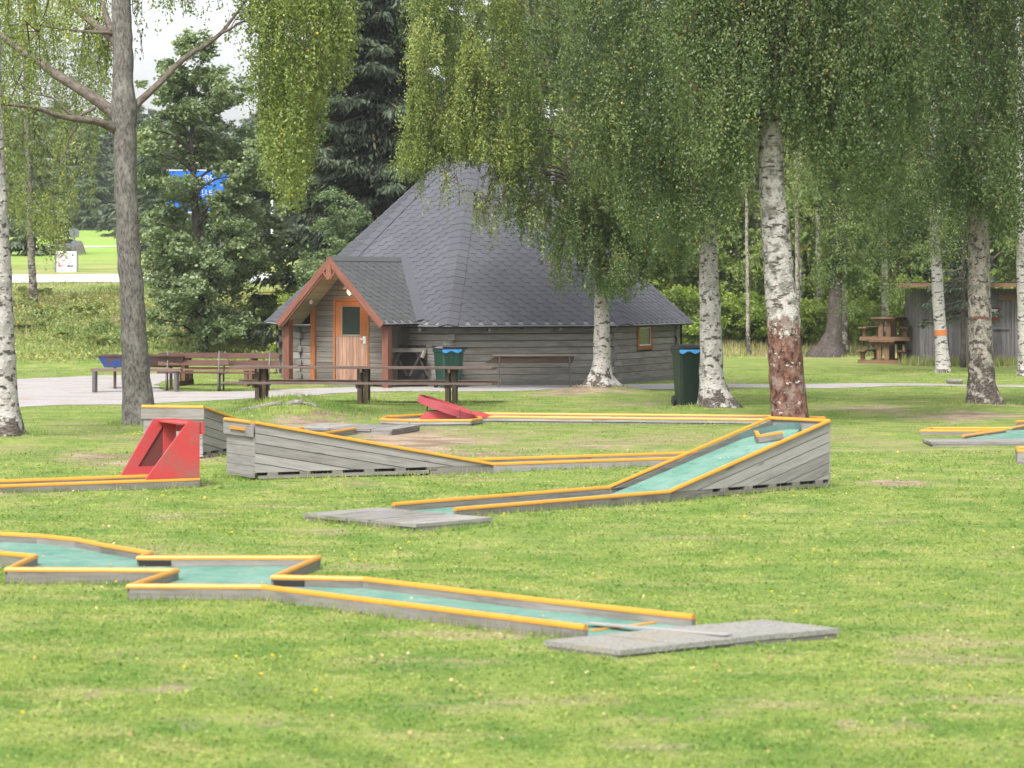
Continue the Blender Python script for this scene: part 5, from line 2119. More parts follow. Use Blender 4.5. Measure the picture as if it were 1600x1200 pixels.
# the birch in front of the hut
birch(940, 602, 61.6, 'white birch on a grassy mound in front of the hut wall, crown over the roof',
      [(940, 602, 25), (940, 585, 16), (941, 560, 13.5), (940, 500, 12), (939, 450, 10.5), (935, 200, 8), (930, 0, 6.5), (930, -160, 4)], 'bark1',
      [([(640, -140), (622, 60), (645, 170), (630, 225), (612, 262), (640, 300), (665, 330), (672, 262), (755, 250), (765, 320), (800, 350), (830, 385), (850, 430), (875, 468), (905, 440), (935, 455), (985, 470), (1010, 425), (1100, 415), (1160, 300), (1200, -140)],
        0, 2.3, 170, 2600, 50, 'leaf_birch', dict(Lr=(.35, 1.1), tint0=.5)),
       ([(640, -140), (622, 60), (645, 170), (612, 262), (640, 300), (665, 260), (760, 250), (800, 300), (850, 200), (820, 0), (800, -140)],
        -1.4, 1.0, 46, 1000, 50, 'leaf_yellow', dict(Lr=(.3, 1.0), tint0=.35)),
       ([(640, 90), (628, 250), (650, 262), (700, 250), (765, 270), (800, 100)], -1.3, .7, 26, 420, 50, 'leaf_yellow', dict(Lr=(.4, 1.1), tint0=.4)),
       ([(770, 250), (790, 350), (820, 390), (848, 435), (872, 470), (905, 452), (935, 462), (985, 475), (1012, 435), (1095, 425), (1100, 250)],
        -.9, 1.2, 46, 1150, 50, 'leaf_birch', dict(Lr=(.3, .9), tint0=.35)),
       ([(655, 255), (668, 330), (690, 345), (700, 300), (720, 345), (725, 250)], -1.5, .5, 8, 26, 36, 'leaf_yellow', dict(Lr=(.4, 1.0), clr=(.2, .4), tint0=.4)),
       ([(735, 250), (740, 370), (760, 385), (775, 360), (800, 400), (810, 300), (800, 240)], -1.5, .5, 12, 70, 36, 'leaf_yellow', dict(Lr=(.4, 1.1), clr=(.2, .4), tint0=.4))],
      flare=.55, seed=1, nl=16)
birch(1115, 640, 53.2, 'thick white birch directly right of the dark green bin',
      [(1119, 641, 31), (1116, 622, 24), (1113, 595, 19), (1110, 500, 17), (1107, 400, 14.5), (1103, 300, 12), (1095, 0, 9), (1090, -200, 5)], 'bark6',
      [([(900, -140), (870, 100), (930, 300), (1005, 395), (1060, 400), (1085, 385), (1110, 330), (1150, 350), (1185, 330), (1195, 200), (1230, -140)],
        0, 1.9, 110, 2300, 50, 'leaf_birch', dict(Lr=(.5, 1.4), tint0=.2)),
       ([(1060, -140), (1060, 330), (1090, 395), (1118, 350), (1140, 390), (1150, 300), (1150, -140)], -.9, .4, 26, 360, 46, 'leaf_birch', dict(Lr=(.5, 1.2), tint0=.3))], flare=.55, seed=2, nl=12)
T6, tp6 = birch(1234, 664, 46.6, 'largest birch with reddish peeled bark low on its trunk, behind the tall ramp end',
      [(1234, 672, 33), (1233, 650, 29), (1230, 600, 28), (1224, 500, 26), (1215, 400, 23), (1207, 300, 20), (1203, 200, 18), (1205, 100, 16), (1208, 0, 14), (1210, -220, 9)], 'bark4',
      [([(1030, -140), (1040, 60), (1060, 150), (1085, 250), (1110, 290), (1135, 330), (1150, 260), (1175, 190), (1190, 130), (1200, -20), (1200, -140)], -.5, 1.2, 62, 1350, 46, 'leaf_birch', dict(Lr=(.6, 1.5), tint0=.3)),
       ([(1190, -140), (1190, 130), (1222, 160), (1235, 240), (1275, 260), (1310, 330), (1340, 250), (1400, 330), (1440, 250), (1470, -140)], .1, 1.5, 74, 1500, 46, 'leaf_birch', dict(Lr=(.6, 1.5), tint0=.08)),
       ([(1140, -140), (1145, 140), (1170, 215), (1200, 150), (1225, 200), (1262, 215), (1285, 150), (1290, -140)], -.75, .35, 30, 560, 46, 'leaf_birch', dict(Lr=(.5, 1.2), tint0=.3))],
      flare=.25, seed=3, nl=8, r0=.06)
birch(1534, 642, 53.2, 'stout lichened birch standing on a rooty mound at the far right lane',
      [(1539, 647, 38), (1537, 630, 29), (1533, 600, 22), (1531, 500, 18), (1529, 400, 16.5), (1528, 300, 15), (1520, 0, 11), (1515, -200, 7)], 'bark3',
      [([(1250, -140), (1245, 150), (1290, 280), (1345, 340), (1385, 430), (1420, 400), (1440, 340), (1490, 300), (1520, 330), (1560, 380), (1640, 340), (1760, 200), (1760, -140)],
        0, 2.4, 130, 2350, 50, 'leaf_birch', dict(Lr=(.5, 1.6), tint0=.06)),
       ([(1475, -140), (1470, 280), (1505, 350), (1530, 330), (1560, 375), (1590, 300), (1600, -140)], -.8, .4, 36, 620, 46, 'leaf_birch', dict(Lr=(.5, 1.3), tint0=.15))], flare=.6, seed=4, nl=14)
mb = MB()
c = at(1530, 497, 53.2 - .19)
mb.prism([(-.19, .015), (.0, .045), (.19, .0), (.15, -.02), (-.1, -.01)], Vector((c.x, c.y - .04, c.z)), (1, 0, 0), ZU, (0, -1, 0), .06)
sc_root = [o for o in bpy.data.objects if o.get('label', '').startswith('stout lichened')][0]
mb.build('bark_scar', 'redw', sc_root)
T8, tp8 = birch(1470, 587, 72.6, 'slim white birch with an orange painted band in front of the shed',
      [(1474, 588, 14), (1473, 570, 11.5), (1470, 520, 9.5), (1464, 440, 9), (1461, 380, 8.5), (1458, 200, 7), (1455, 0, 6), (1453, -140, 4)], 'bark5',
      [([(1230, -60), (1230, 330), (1250, 430), (1300, 455), (1340, 500), (1400, 470), (1450, 400), (1500, 410), (1560, 380), (1560, -60)], 0, 2.2, 90, 1400, 34, 'leaf_birch', dict(size=.06, Lr=(.5, 1.5), tint0=.45)),
       ([(1410, -60), (1415, 330), (1445, 385), (1475, 360), (1500, 380), (1515, -60)], -.8, .4, 22, 330, 34, 'leaf_birch', dict(size=.06, Lr=(.5, 1.3), tint0=.4))],
      flare=.3, seed=5, nl=8)
mb = MB()
c0_, c1_ = at(1470.3, 524, 72.6), at(1469.7, 515.5, 72.6)
mb.tube([c0_, c1_], .172, 20, caps=True)
mb.build('painted_band', 'orangep', T8)
birch(1602, 587, 72.6, 'white birch cut by the right edge of the view beside the shed door',
      [(1603, 589, 15), (1602, 570, 11), (1599, 480, 9.5), (1597, 400, 9), (1595, 200, 7.5), (1592, 0, 6), (1590, -140, 4)], 'bark1',
      [([(1500, -60), (1510, 350), (1560, 400), (1620, 400), (1720, 380), (1720, -60)], 0, 1.6, 40, 650, 34, 'leaf_birch', dict(size=.06, Lr=(.5, 1.5), tint0=.5))],
      flare=.3, seed=6, nl=5)

# left side: two near trunks, and the yellow-green birch behind them
t1 = thing('birch_tree', gz(-7.9, 42.6), 'white birch trunk cut by the left edge of the view', 'tree')
trunk(t1, [(6, 694, 36), (4, 670, 29), (2, 620, 26), (-1, 560, 25), (-6, 400, 22), (-9, 300, 20), (-15, 150, 18), (-18, 0, 17), (-22, -200, 14)], 42.5, 'bark6', flare=.5, seed=7)
wcl = weep(t1, [(-140, -100), (-140, 60), (-40, 200), (20, 240), (60, 160), (110, 90), (150, -20), (150, -100)], 42.5, 1.2, 30, 240, 44, 'leaf_yellow', Lr=(.4, 1.2), tint0=.6)
t2 = thing('birch_tree', gz(-6.45, 47.2), 'grey-barked leaning birch with long bare limbs behind the goal lane', 'tree')
tp2, _r = trunk(t2, [(219, 668, 30), (218, 655, 26), (215, 620, 23.5), (211, 560, 21), (205, 450, 19), (200, 370, 18), (197, 300, 17.5), (194, 200, 18.5), (195, 170, 21), (192, 130, 16.5), (192, 60, 16), (189, 0, 15), (186, -200, 12)], 47.1, 'bark2', flare=.45, seed=8)


def uvlimb(pts, r, Y=47.1, dy=0, root=None):
    P = [at(u, v, Y + dy * i / len(pts)) for i, (u, v) in enumerate(pts)]
    n_ = len(P)
    limb(root or t2, P, [r * (1 - .75 * i / (n_ - 1)) for i in range(n_)], 'bark_limb', 9)


uvlimb([(188, 210), (172, 198), (150, 190), (120, 186), (90, 180), (60, 170), (30, 165), (-20, 160)], .085, dy=-1.5)
uvlimb([(190, 190), (172, 172), (130, 142), (90, 118), (60, 96), (36, 82), (0, 55), (-30, 40)], .12, dy=1)
uvlimb([(188, 75), (172, 55), (150, 40), (118, 14), (90, -5), (50, -30)], .10, dy=.5)
uvlimb([(205, 180), (214, 163), (232, 146), (250, 129), (275, 103), (298, 84), (322, 70), (345, 52), (358, 36), (372, 18), (400, -20)], .075, dy=1.0)
uvlimb([(180, 52), (150, 50), (118, 48), (80, 42), (45, 38), (8, 40), (-30, 50)], .035, dy=-1.0)
uvlimb([(176, 50), (168, 30), (160, 0), (155, -40)], .07, dy=.6)
uvlimb([(120, 187), (119, 200), (108, 215), (104, 232), (96, 250), (92, 258)], .022, dy=.1)
uvlimb([(150, 168), (130, 178), (118, 182), (100, 170), (80, 152), (50, 146), (35, 134), (15, 120)], .03, dy=-.5)
uvlimb([(345, 52), (360, 45), (375, 35), (395, 30), (430, 10)], .03, dy=1)
cl = weep(t2, [(380, -120), (392, 60), (398, 150), (412, 230), (432, 290), (448, 335), (470, 318), (484, 250), (498, 190), (520, 130), (545, 95), (556, -120)], 48.0, 1.2, 70, 1450, 50, 'leaf_yellow', Lr=(.6, 1.6), clr=(.2, .5), tint0=.25)
limbs_to(t2, [at(340, 60, 47.5), at(400, -20, 48), at(420, -60, 48)], cl, 8, .03)
weep(t2, [(215, -80), (218, 60), (235, 50), (260, 20), (330, 15), (345, 60), (375, 80), (395, 60), (400, -80)], 47.6, .9, 26, 130, 26, 'leaf_yellow', Lr=(.2, .7), clr=(.2, .4), tint0=.3)
weep(t2, [(205, 90), (212, 150), (222, 100), (222, -20), (205, -20)], 47.6, .5, 6, 26, 22, 'leaf_yellow', Lr=(.2, .6), clr=(.1, .3), tint0=.3)
weep(t2, [(110, -80), (118, 80), (135, 150), (160, 130), (178, 160), (178, -80)], 48.2, .7, 22, 130, 30, 'leaf_yellow', Lr=(.2, .8), clr=(.2, .4), tint0=.3)
t3 = thing('birch_tree', gz(at(53, 0, 95.5).x, 95.5), 'slender birch on the bank behind the left trunks with hanging yellow-green leaves', 'tree')
tp3, _r = trunk(t3, [(54, 486, 9), (53, 470, 6.5), (48, 380, 5.5), (45, 300, 5.5), (42, 200, 5), (40, 50, 4.5), (40, -80, 3)], 95.5, 'bark3', n_=12, flare=.3, seed=9)
cl = weep(t3, [(-60, -60), (-60, 330), (10, 330), (40, 370), (70, 360), (85, 400), (100, 420), (112, 390), (118, 330), (150, 310), (148, 240), (165, 200), (170, 120), (160, -60)], 94.5, 2.4, 110, 1350, 34, 'leaf_yellow', size=.085, Lr=(.8, 2.6), clr=(.4, 1.0), tint0=.4)  # brightness of the backlit hanging leaves put into their colour
limbs_to(t3, tp3, cl, 10, .05)


# rounder, upright deciduous foliage
def clump_crown(root, blobs, n_, size, mat, tint0=.4, fl=None, name='crown', hang=.0, gap=None):
    """blobs: (centre, radius); leaves on sub-clumps spread over each blob's shell"""
    Xs, Ts = [], []
    tot = sum(b[1] ** 2 for b in blobs)
    for c, r in blobs:
        m = int(n_ * r * r / tot)
        ks = max(6, int(14 * r))
        d = rng.normal(size=(ks, 3))
        d /= np.linalg.norm(d, axis=1, keepdims=True)
        sub = np.array(c)[None] + d * r * rng.uniform(.45, 1.0, (ks, 1)) * np.array([1, 1, .8])
        k = rng.integers(0, ks, m)
        X = sub[k] + rng.normal(0, .17, (m, 3)) * max(r, .6) * np.array([1, 1, .55])
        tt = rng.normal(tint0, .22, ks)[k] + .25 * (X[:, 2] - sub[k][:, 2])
        Xs.append(X)
        Ts.append(tt)
    X = np.concatenate(Xs)
    T = np.concatenate(Ts)
    if gap is not None:
        gx_, gz_, gr1, gr2 = gap
        dd_ = ((X[:, 0] - gx_) / gr1) ** 2 + ((X[:, 2] - gz_) / gr2) ** 2 + .35 * np.sin(X[:, 0] * 9) + .35 * np.sin(X[:, 2] * 8 + X[:, 0] * 5)
        km = (dd_ > 1) | (rng.random(len(X)) < .10)
        X, T = X[km], T[km]
    ax_ = rng.normal(0, 1, X.shape)
    ax_[:, 2] = ax_[:, 2] * .5 - hang
    return leaves_mesh(name, X, ax_, rng.uniform(.7, 1.3, len(X)) * size, mat, root, T, .7)


def blobs_in(poly_uv, Y, depth, n_, rr):
    poly = [((u - 800) / F * Y, CH + (VH - v) / F * Y) for u, v in poly_uv]
    xs_ = [p[0] for p in poly]
    zs_ = [p[1] for p in poly]
    out = []
    while len(out) < n_:
        x, z = rng.uniform(min(xs_), max(xs_)), rng.uniform(min(zs_), max(zs_))
        r = rng.uniform(*rr)
        if all(inside(poly, np.array([x + dx_]), np.array([z + dz]))[0] for dx_, dz in ((r * .7, 0), (-r * .7, 0), (0, r * .7), (0, -r * .7))):
            out.append(((x, Y + rng.uniform(-depth, depth), z), r))
    return out


al = thing('alder_tree', gz(at(318, 0, 82).x, 82), 'bushy grey-green alder reaching the ground in front of the blue sign', 'tree')
tpa, _r = trunk(al, [(318, 548, 9), (316, 500, 7), (310, 400, 6), (303, 300, 5.5), (300, 220, 4), (300, 160, 2), (302, 125, .8)], 82, 'bark_dark', n_=10, flare=.4, seed=12)
bl = blobs_in([(285, 40), (258, 80), (228, 140), (210, 220), (218, 280), (208, 380), (222, 440), (240, 500), (262, 540), (330, 552), (395, 530), (432, 470), (450, 390), (432, 330), (438, 270), (424, 215), (400, 155), (365, 100), (318, 45)], 82, 1.7, 130, (.34, .78))
gpt = at(322, 296, 82)
clump_crown(al, bl, 72000, .115, 'leaf_alder', .42, gap=(gpt.x, gpt.z, .40, .72))
for c, r in bl[::4]:
    best = min(tpa, key=lambda p: abs(p.z - (c[2] - .6)))
    limb(al, [best, best.lerp(Vector(c), .5) + ZU * .15, Vector(c)], [.05, .03, .012], 'bark_dark', 5)
bush = thing('alder_bush', gz(at(395, 0, 85).x, 85), 'loose brownish bush with bare stems right of the alder, left of the hut', 'bush')
clump_crown(bush, blobs_in([(350, 470), (370, 410), (420, 380), (470, 390), (478, 470), (455, 540), (370, 540)], 85, 1.0, 14, (.3, .6)), 9000, .08, 'leaf_bright', .2)
mb = MB()
for k in range(9):
    x = at(385 + k * 6, 0, 85).x
    mb.tube([(x * .99, 85, H(x, 85) - .05), (x + random.uniform(-.2, .2), 85.1, .9), (x + random.uniform(-.5, .5), 85 + random.uniform(-.4, .4), 1.9)], [.02, .016, .008], 5)
mb.build('stem', 'bark_dark', bush)
ru_ = thing('young_rowan', gz(at(525, 0, 79).x, 79), 'young dark leafy rowan squeezed between the spruce and the left hut roof', 'tree')
trunk(ru_, [(528, 560, 5), (527, 450, 4), (526, 360, 2), (525, 335, .8)], 79, 'bark_dark', n_=8, seed=13)
clump_crown(ru_, blobs_in([(520, 278), (490, 320), (470, 380), (455, 430), (452, 480), (560, 480), (590, 380), (575, 320), (545, 290)], 79, 1.2, 26, (.35, .7)), 22000, .08, 'leaf_alder', .15)
yb_ = thing('yellow_green_bush', gz(at(470, 0, 80).x, 80), 'small bright yellow-green bush at the left corner of the hut', 'bush')
clump_crown(yb_, blobs_in([(415, 560), (418, 500), (440, 460), (480, 450), (500, 480), (495, 560)], 80, .9, 12, (.3, .55)), 9000, .075, 'leaf_bright', .5)
mb = MB()
for k in range(5):
    x = at(440 + k * 8, 0, 80).x
    mb.tube([(x, 80, H(x, 80) - .05), (x + random.uniform(-.2, .2), 80.1, 1.2)], [.02, .008], 5)
mb.build('stem', 'bark_dark', yb_)


# spruce
def spruce(name, label, x, y, hgt, r0, n_br, n_q, z0=.6, size=.16, mat='needle', dens_top=1.0, seed=0, group=None, mesh_only=False):
    rs = np.random.default_rng(seed)
    zb = H(x, y)
    t = thing(name, Vector((x, y, zb)), label, 'tree', group)
    mb = MB()
    mb.tube([(x, y, zb - .3), (x, y, zb + .4), (x, y, zb + hgt * .5), (x, y, zb + hgt)], [r0 * .075, r0 * .062, r0 * .035, .02], 10)
    mb.build('trunk', 'bark_dark', t, smooth=True)
    Xs, As, Ts = [], [], []
    m = n_q // n_br
    bm_ = MB()
    for b in range(n_br):
        f = (b + rs.random()) / n_br
        fk = min(1.0, 11.5 / hgt)
        f = f / .8 * fk if (f < .8 and fk < 1) else (fk + (f - .8) / .2 * (1 - fk) if fk < 1 else f ** 1.15)
        z = zb + z0 + (hgt - z0) * f
        Lb = r0 * (1 - (z - zb) / hgt) ** .75 * rs.uniform(.7, 1.1) + .2
        an = rs.uniform(0, 2 * np.pi)
        d = np.array([math.cos(an), math.sin(an), 0])
        s = np.array([-d[1], d[0], 0])
        t_ = rs.random(m) ** .7
        sag = -.10 * Lb * t_ - .28 * Lb * t_ ** 2 * (1 - f * .5) + .22 * Lb * t_ ** 4
        lat = rs.normal(0, 1, m) * (.07 + .16 * Lb * (1 - t_) * .8)
        dropz = np.abs(rs.normal(0, 1, m)) * .16 * (.4 + Lb * .16) * (1 - .5 * t_)
        X = np.array([x, y, z]) + d * (t_ * Lb)[:, None] + s * lat[:, None]
        X[:, 2] += sag - dropz
        A_ = d * rs.uniform(.2, 1, (m, 1)) + s * (np.sign(lat) * rs.uniform(0, .8, m))[:, None] + np.array([0, 0, -1]) * rs.uniform(.1, 1.1, (m, 1))
        Xs.append(X)
        As.append(A_)
        Ts.append(.25 + .5 * t_ * 1.0 + rs.normal(0, .16, m) + rs.normal(0, .12))
        if b % 3 == 0:
            tt_ = [0, .35, .7, 1]
            bm_.tube([Vector((x, y, z)) + Vector(d) * (k * Lb) + ZU * (-.10 * Lb * k - .28 * Lb * k * k * (1 - f * .5) + .22 * Lb * k ** 4) for k in tt_], [.04, .03, .018, .006], 4, caps=False)
    X, A_, T = np.concatenate(Xs), np.concatenate(As), np.concatenate(Ts)
    leaves_mesh('crown', X, A_, rs.uniform(.6, 1.3, len(X)) * size, mat, t, T, .26)
    bm_.build('branches', 'bark_limb', t, kind='stuff')
    return t


spruce('spruce_tree', 'huge dark spruce filling the gap behind the hut roof', at(592, 0, 84).x, 84, 26, 4.4, 360, 115000, .8, .275, seed=3)
spruce('spruce_tree', 'small dark spruce with fan branches in front of the shed wall', at(1505, 0, 79.5).x, 79.5, 7.0, 1.3, 60, 7000, 1.5, .17, seed=5)
sp2 = thing('spruce_tree', gz(at(1300, 0, 90).x, 90), 'dark thick spruce trunk flaring at its foot left of the stacked picnic tables', 'tree')
trunk(sp2, [(1294, 556, 26), (1298, 545, 19), (1303, 520, 13.5), (1305, 480, 11), (1306, 440, 10), (1307, 300, 9), (1308, 0, 7), (1308, -160, 3)], 90, 'bark_dark', n_=16, flare=.5, seed=15)
X = None
clump_crown(sp2, blobs_in([(1230, -100), (1230, 300), (1260, 440), (1330, 450), (1390, 380), (1400, -100)], 90, 1.8, 40, (.5, 1.0)), 16000, .15, 'leaf_wood', .05, hang=.6)

# background woodland prototypes, copied and turned
protos = []


def wood_tree(kind, x, y, hgt, label, group, mat, seed):
    random.seed(seed)
    zb = H(x, y)
    t = thing(kind, Vector((x, y, zb)), label, 'tree', group)
    mb = MB()
    mb.tube([(x, y, zb - .3), (x + .05, y, zb + hgt * .3), (x - .1, y, zb + hgt * .6), (x, y, zb + hgt * .93)], [.16, .12, .08, .02], 9)
    mb.build('trunk', 'bark5' if seed % 2 else 'bark_limb', t, smooth=True)
    bl = []
    for k in range(34):
        f = (k + .5) / 34
        z = zb + hgt * (.07 + .89 * f)
        rr = hgt * .20 * math.sin(math.pi * min(1, .18 + f * .85)) ** .7
        an = random.uniform(0, 6.28)
        d = rr * random.uniform(.25, 1)
        bl.append(((x + math.cos(an) * d, y + math.sin(an) * d, z), random.uniform(.6, 1.15)))
    clump_crown(t, bl, 19000, .21, mat, .4, hang=.4)
    for c, r in bl[2::3]:
        limb(t, [Vector((x, y, c[2] - .8)), Vector((x, y, c[2] - .8)).lerp(Vector(c), .55), Vector(c)], [.05, .03, .012], 'bark_limb', 4)
    return t


GRP = 'woodland trees behind the hut and shed'
pa = wood_tree('woodland_tree', at(1180, 0, 108).x, 108, 15, 'leafy woodland tree in the dense green belt behind the clearing', GRP, 'leaf_wood', 21)
pb = wood_tree('woodland_tree', at(1400, 0, 112).x, 112, 16, 'leafy woodland tree in the dense green belt behind the clearing', GRP, 'leaf_wood', 22)
pc = wood_tree('woodland_tree', at(1060, 0, 115).x, 115, 14, 'bright yellow-green woodland tree in the dense belt behind the clearing', GRP + ', bright ones', 'leaf_bright', 23)
random.seed(5)
k = 0
for row, (y, us) in enumerate(((104, (1240, 1330, 1470, 1560, 1640)), (116, (720, 810, 900, 980, 1110, 1230, 1300, 1380, 1500, 1600)), (132, (640, 760, 860, 950, 1040, 1140, 1190, 1280, 1350, 1440, 1540, 1640)))):
    for u in us:
        src = (pa, pb, pc)[k % 3] if row else (pa, pb)[k % 2]
        yy = y + random.uniform(-3, 3)
        xx = at(u + random.uniform(-18, 18), 0, yy).x
        c = copy_tree(src, None, Vector((xx, yy, H(xx, yy))))
        c.rotation_euler = (0, 0, random.uniform(0, 6.28))
        s_ = random.uniform(.9, 1.2)
        c.scale = (s_, s_, s_ * random.uniform(.95, 1.15))
        k += 1
# low thicket behind the right-hand meadow
random.seed(9)
pbush = thing('thicket_bush', gz(at(1120, 0, 99).x, 99), 'low leafy bush at the edge of the wood behind the meadow', 'bush', 'bushes along the wood edge')
bx = pbush.location.copy()
clump_crown(pbush, [((bx.x + random.uniform(-1.3, 1.3), bx.y + random.uniform(-.8, .8), bx.z + random.uniform(.3, 1.8)), random.uniform(.45, .8)) for _ in range(16)], 9000, .12, 'leaf_bright', .4, name='foliage')
mb = MB()
for k in range(6):
    mb.tube([bx + Vector((random.uniform(-.3, .3), 0, -.1)), bx + Vector((random.uniform(-.9, .9), random.uniform(-.4, .4), 1.4))], [.03, .01], 5)
mb.build('stem', 'bark_limb', pbush)
for k, (u, y) in enumerate(((1075, 97), (1150, 102), (1190, 99), (1215, 103), (1262, 98), (1345, 99), (1372, 96), (1420, 97), (1400, 103), (1300, 104), (1460, 100), (1560, 100), (1640, 98), (1240, 108), (1100, 106), (1090, 122), (1130, 120), (1165, 123), (1205, 121), (1250, 122), (1290, 120), (1330, 123), (1370, 120), (1410, 122), (1450, 121), (1500, 122), (1550, 120), (1600, 122), (1040, 122), (990, 120))):
    c = copy_tree(pbush, None, gz(at(u, 0, y).x, y))
    s_ = random.uniform(.7, 1.25) * (1.7 if y > 115 else 1)
    c.scale = (s_, s_, s_ * random.uniform(.8, 1.5))
    c.rotation_euler = (0, 0, random.uniform(0, 6.28))
sb_ = None
for k, (u, y, s_) in enumerate(((40, 88, .42), (75, 92, .5), (105, 86, .35), (135, 93, .5), (150, 88, .38), (235, 86, .4), (250, 92, .5), (285, 84.5, .4), (350, 85, .45), (400, 86, .42), (440, 88, .5), (120, 98, .5), (60, 99, .45), (20, 95, .5), (165, 84, .3), (330, 90, .5), (425, 95, .6), (455, 84, .4))):
    x_ = at(u, 0, y).x
    c = copy_tree(pbush if sb_ is None else sb_, None, gz(x_, y))
    if sb_ is None:
        sb_ = c
        c['label'] = 'small leafy weed bush growing on the bank left of the hut'
        c['group'] = 'small bushes on the bank'
        for ch in c.children:
            if ch.name.startswith('foliage'):
                me_ = ch.data.copy()
                me_.materials[0] = M['weed']
                ch.data = me_
    s_ *= .8
    c.scale = (s_ * random.uniform(1.0, 1.8), s_, s_ * random.uniform(.5, .85))
    c.rotation_euler = (0, 0, random.uniform(0, 6.28))
# thin birch stems standing in the meadow
for u, vb, hwp, y, lab in ((1168, 556, 3.2, 92, 'thin pale stem of a young birch in the meadow between bin birch and peeled birch'), (1279, 528, 4.6, 99, 'thin white birch trunk just left of the dark spruce trunk'),
                           (1319, 546, 4.6, 93, 'thin white birch trunk close against the right side of the dark spruce trunk'), (1382, 553, 6.2, 94, 'thin white birch rising behind the stacked picnic tables'), (1246, 560, 4.0, 91, 'thin shaded birch trunk partly hidden behind the peeled birch')):
    b = at(u, vb, y)
    t = thing('young_birch', gz(b.x, y), lab, 'tree')
    tp, _r = trunk(t, [(u + 2, vb, hwp * 1.5), (u + 1, vb - 15, hwp), (u, 440, hwp * .9), (u - 2, 250, hwp * .75), (u - 2, -40, hwp * .4)], y, 'bark3', n_=10, flare=.3, seed=int(u))
    cl = weep(t, [(u - 60, -40), (u - 65, 380), (u - 30, 440), (u, 470), (u + 35, 430), (u + 60, 380), (u + 60, -40)], y, 1.5, 26, 240, 24, 'leaf_wood', size=.10, Lr=(.6, 1.6), tint0=.5)
    limbs_to(t, tp, cl, 4, .03)

# far left: forest on the hill, one small spruce shared by all
GF = 'far forest spruces on the hill across the road'
fs = spruce('far_spruce', 'dark far spruce in the forest on the hill across the road', at(395, 0, 262).x, 262, 11, 2.6, 46, 5200, .4, .62, 'far_leaf', seed=8, group=GF)
random.seed(31)
k = 0
for y, n_, h_ in ((150, 7, .70), (205, 16, .82), (240, 20, .95), (275, 22, 1.05), (320, 24, 1.15)):
    for i in range(n_):
        u = -60 + 620 * (i + random.uniform(.2, .8)) / n_
        yy = y + random.uniform(-8, 8)
        if y == 150:
            if 60 < u < 230:
                continue
        if y == 205 and 60 < u < 190:
            continue
        xx = at(u, 0, yy).x
        c = copy_tree(fs, None, gz(xx, yy))
        s_ = h_ * random.uniform(.8, 1.15)
        c.scale = (s_ * random.uniform(.9, 1.5), s_ * 1.2, s_)
        c.rotation_euler = (0, 0, random.uniform(0, 6.28))
        k += 1
# roadside boulders and dark scrub by the round sign
t = thing('roadside_boulder', gz(at(98, 0, 150).x, 150), 'grey boulder heap on the verge behind the white sign', 'rocks')
mb = MB()
for k in range(5):
    c = at(88 + k * 9, 384 + (k % 2) * 4, 150)
    mb = MB()
    mb.tube([c - ZU * .9, c - ZU * .4, c, c + ZU * .22, c + ZU * .3], [.5, .55, .45, .28, .05], 12, lobes=lambda an, i, p: .62 + .25 * noise.noise(Vector((math.cos(an) * 1.5, math.sin(an) * 1.5, i * .8 + k))))
    mb.build('rock', 'gravel', t, smooth=True)

# ------------------------------------------------------------------ meadow, weeds, grass
def blades_mesh(name, X, hgt, wid, mat, tint, kind='stuff', lean=.45, label=None):
    n_ = len(X)
    an = rng.uniform(0, 2 * np.pi, n_)
    ln = rng.uniform(0, lean, n_)
    d = np.stack([np.cos(an) * ln, np.sin(an) * ln, np.ones(n_)], 1)
    d /= np.linalg.norm(d, axis=1, keepdims=True)
    # blades turn a broad side roughly anywhere
    a2 = rng.uniform(0, 2 * np.pi, n_)
    s = np.stack([np.cos(a2), np.sin(a2), np.zeros(n_)], 1)
    V = np.empty((n_, 3, 3))
    V[:, 0] = X - s * wid[:, None] * .5
    V[:, 1] = X + s * wid[:, None] * .5
    V[:, 2] = X + d * hgt[:, None]
    o = np_mesh(name, V.reshape(-1, 3), np.arange(n_ * 3).reshape(n_, 3), mat, None, {'tint': np.repeat(np.clip(tint, 0, 1), 3), 'rnd': np.repeat(rng.random(n_), 3), 'bare': np.repeat(bare_and_shade_at(X[:, 0], X[:, 1]), 3)})
    return tag(o, label, kind=kind)


def scatter(n_, y0, y1, pw=1.0, marg=.02, s0=-.2086, s1=.2086):
    """points in the view wedge, density falling with distance for pw > 0"""
    y = y0 * (y1 / y0) ** rng.random(n_) if pw == 1 else np.sqrt(rng.uniform(y0 * y0, y1 * y1, n_))
    x = rng.uniform(s0 - marg, s1 + marg, n_) * y
    return x, y


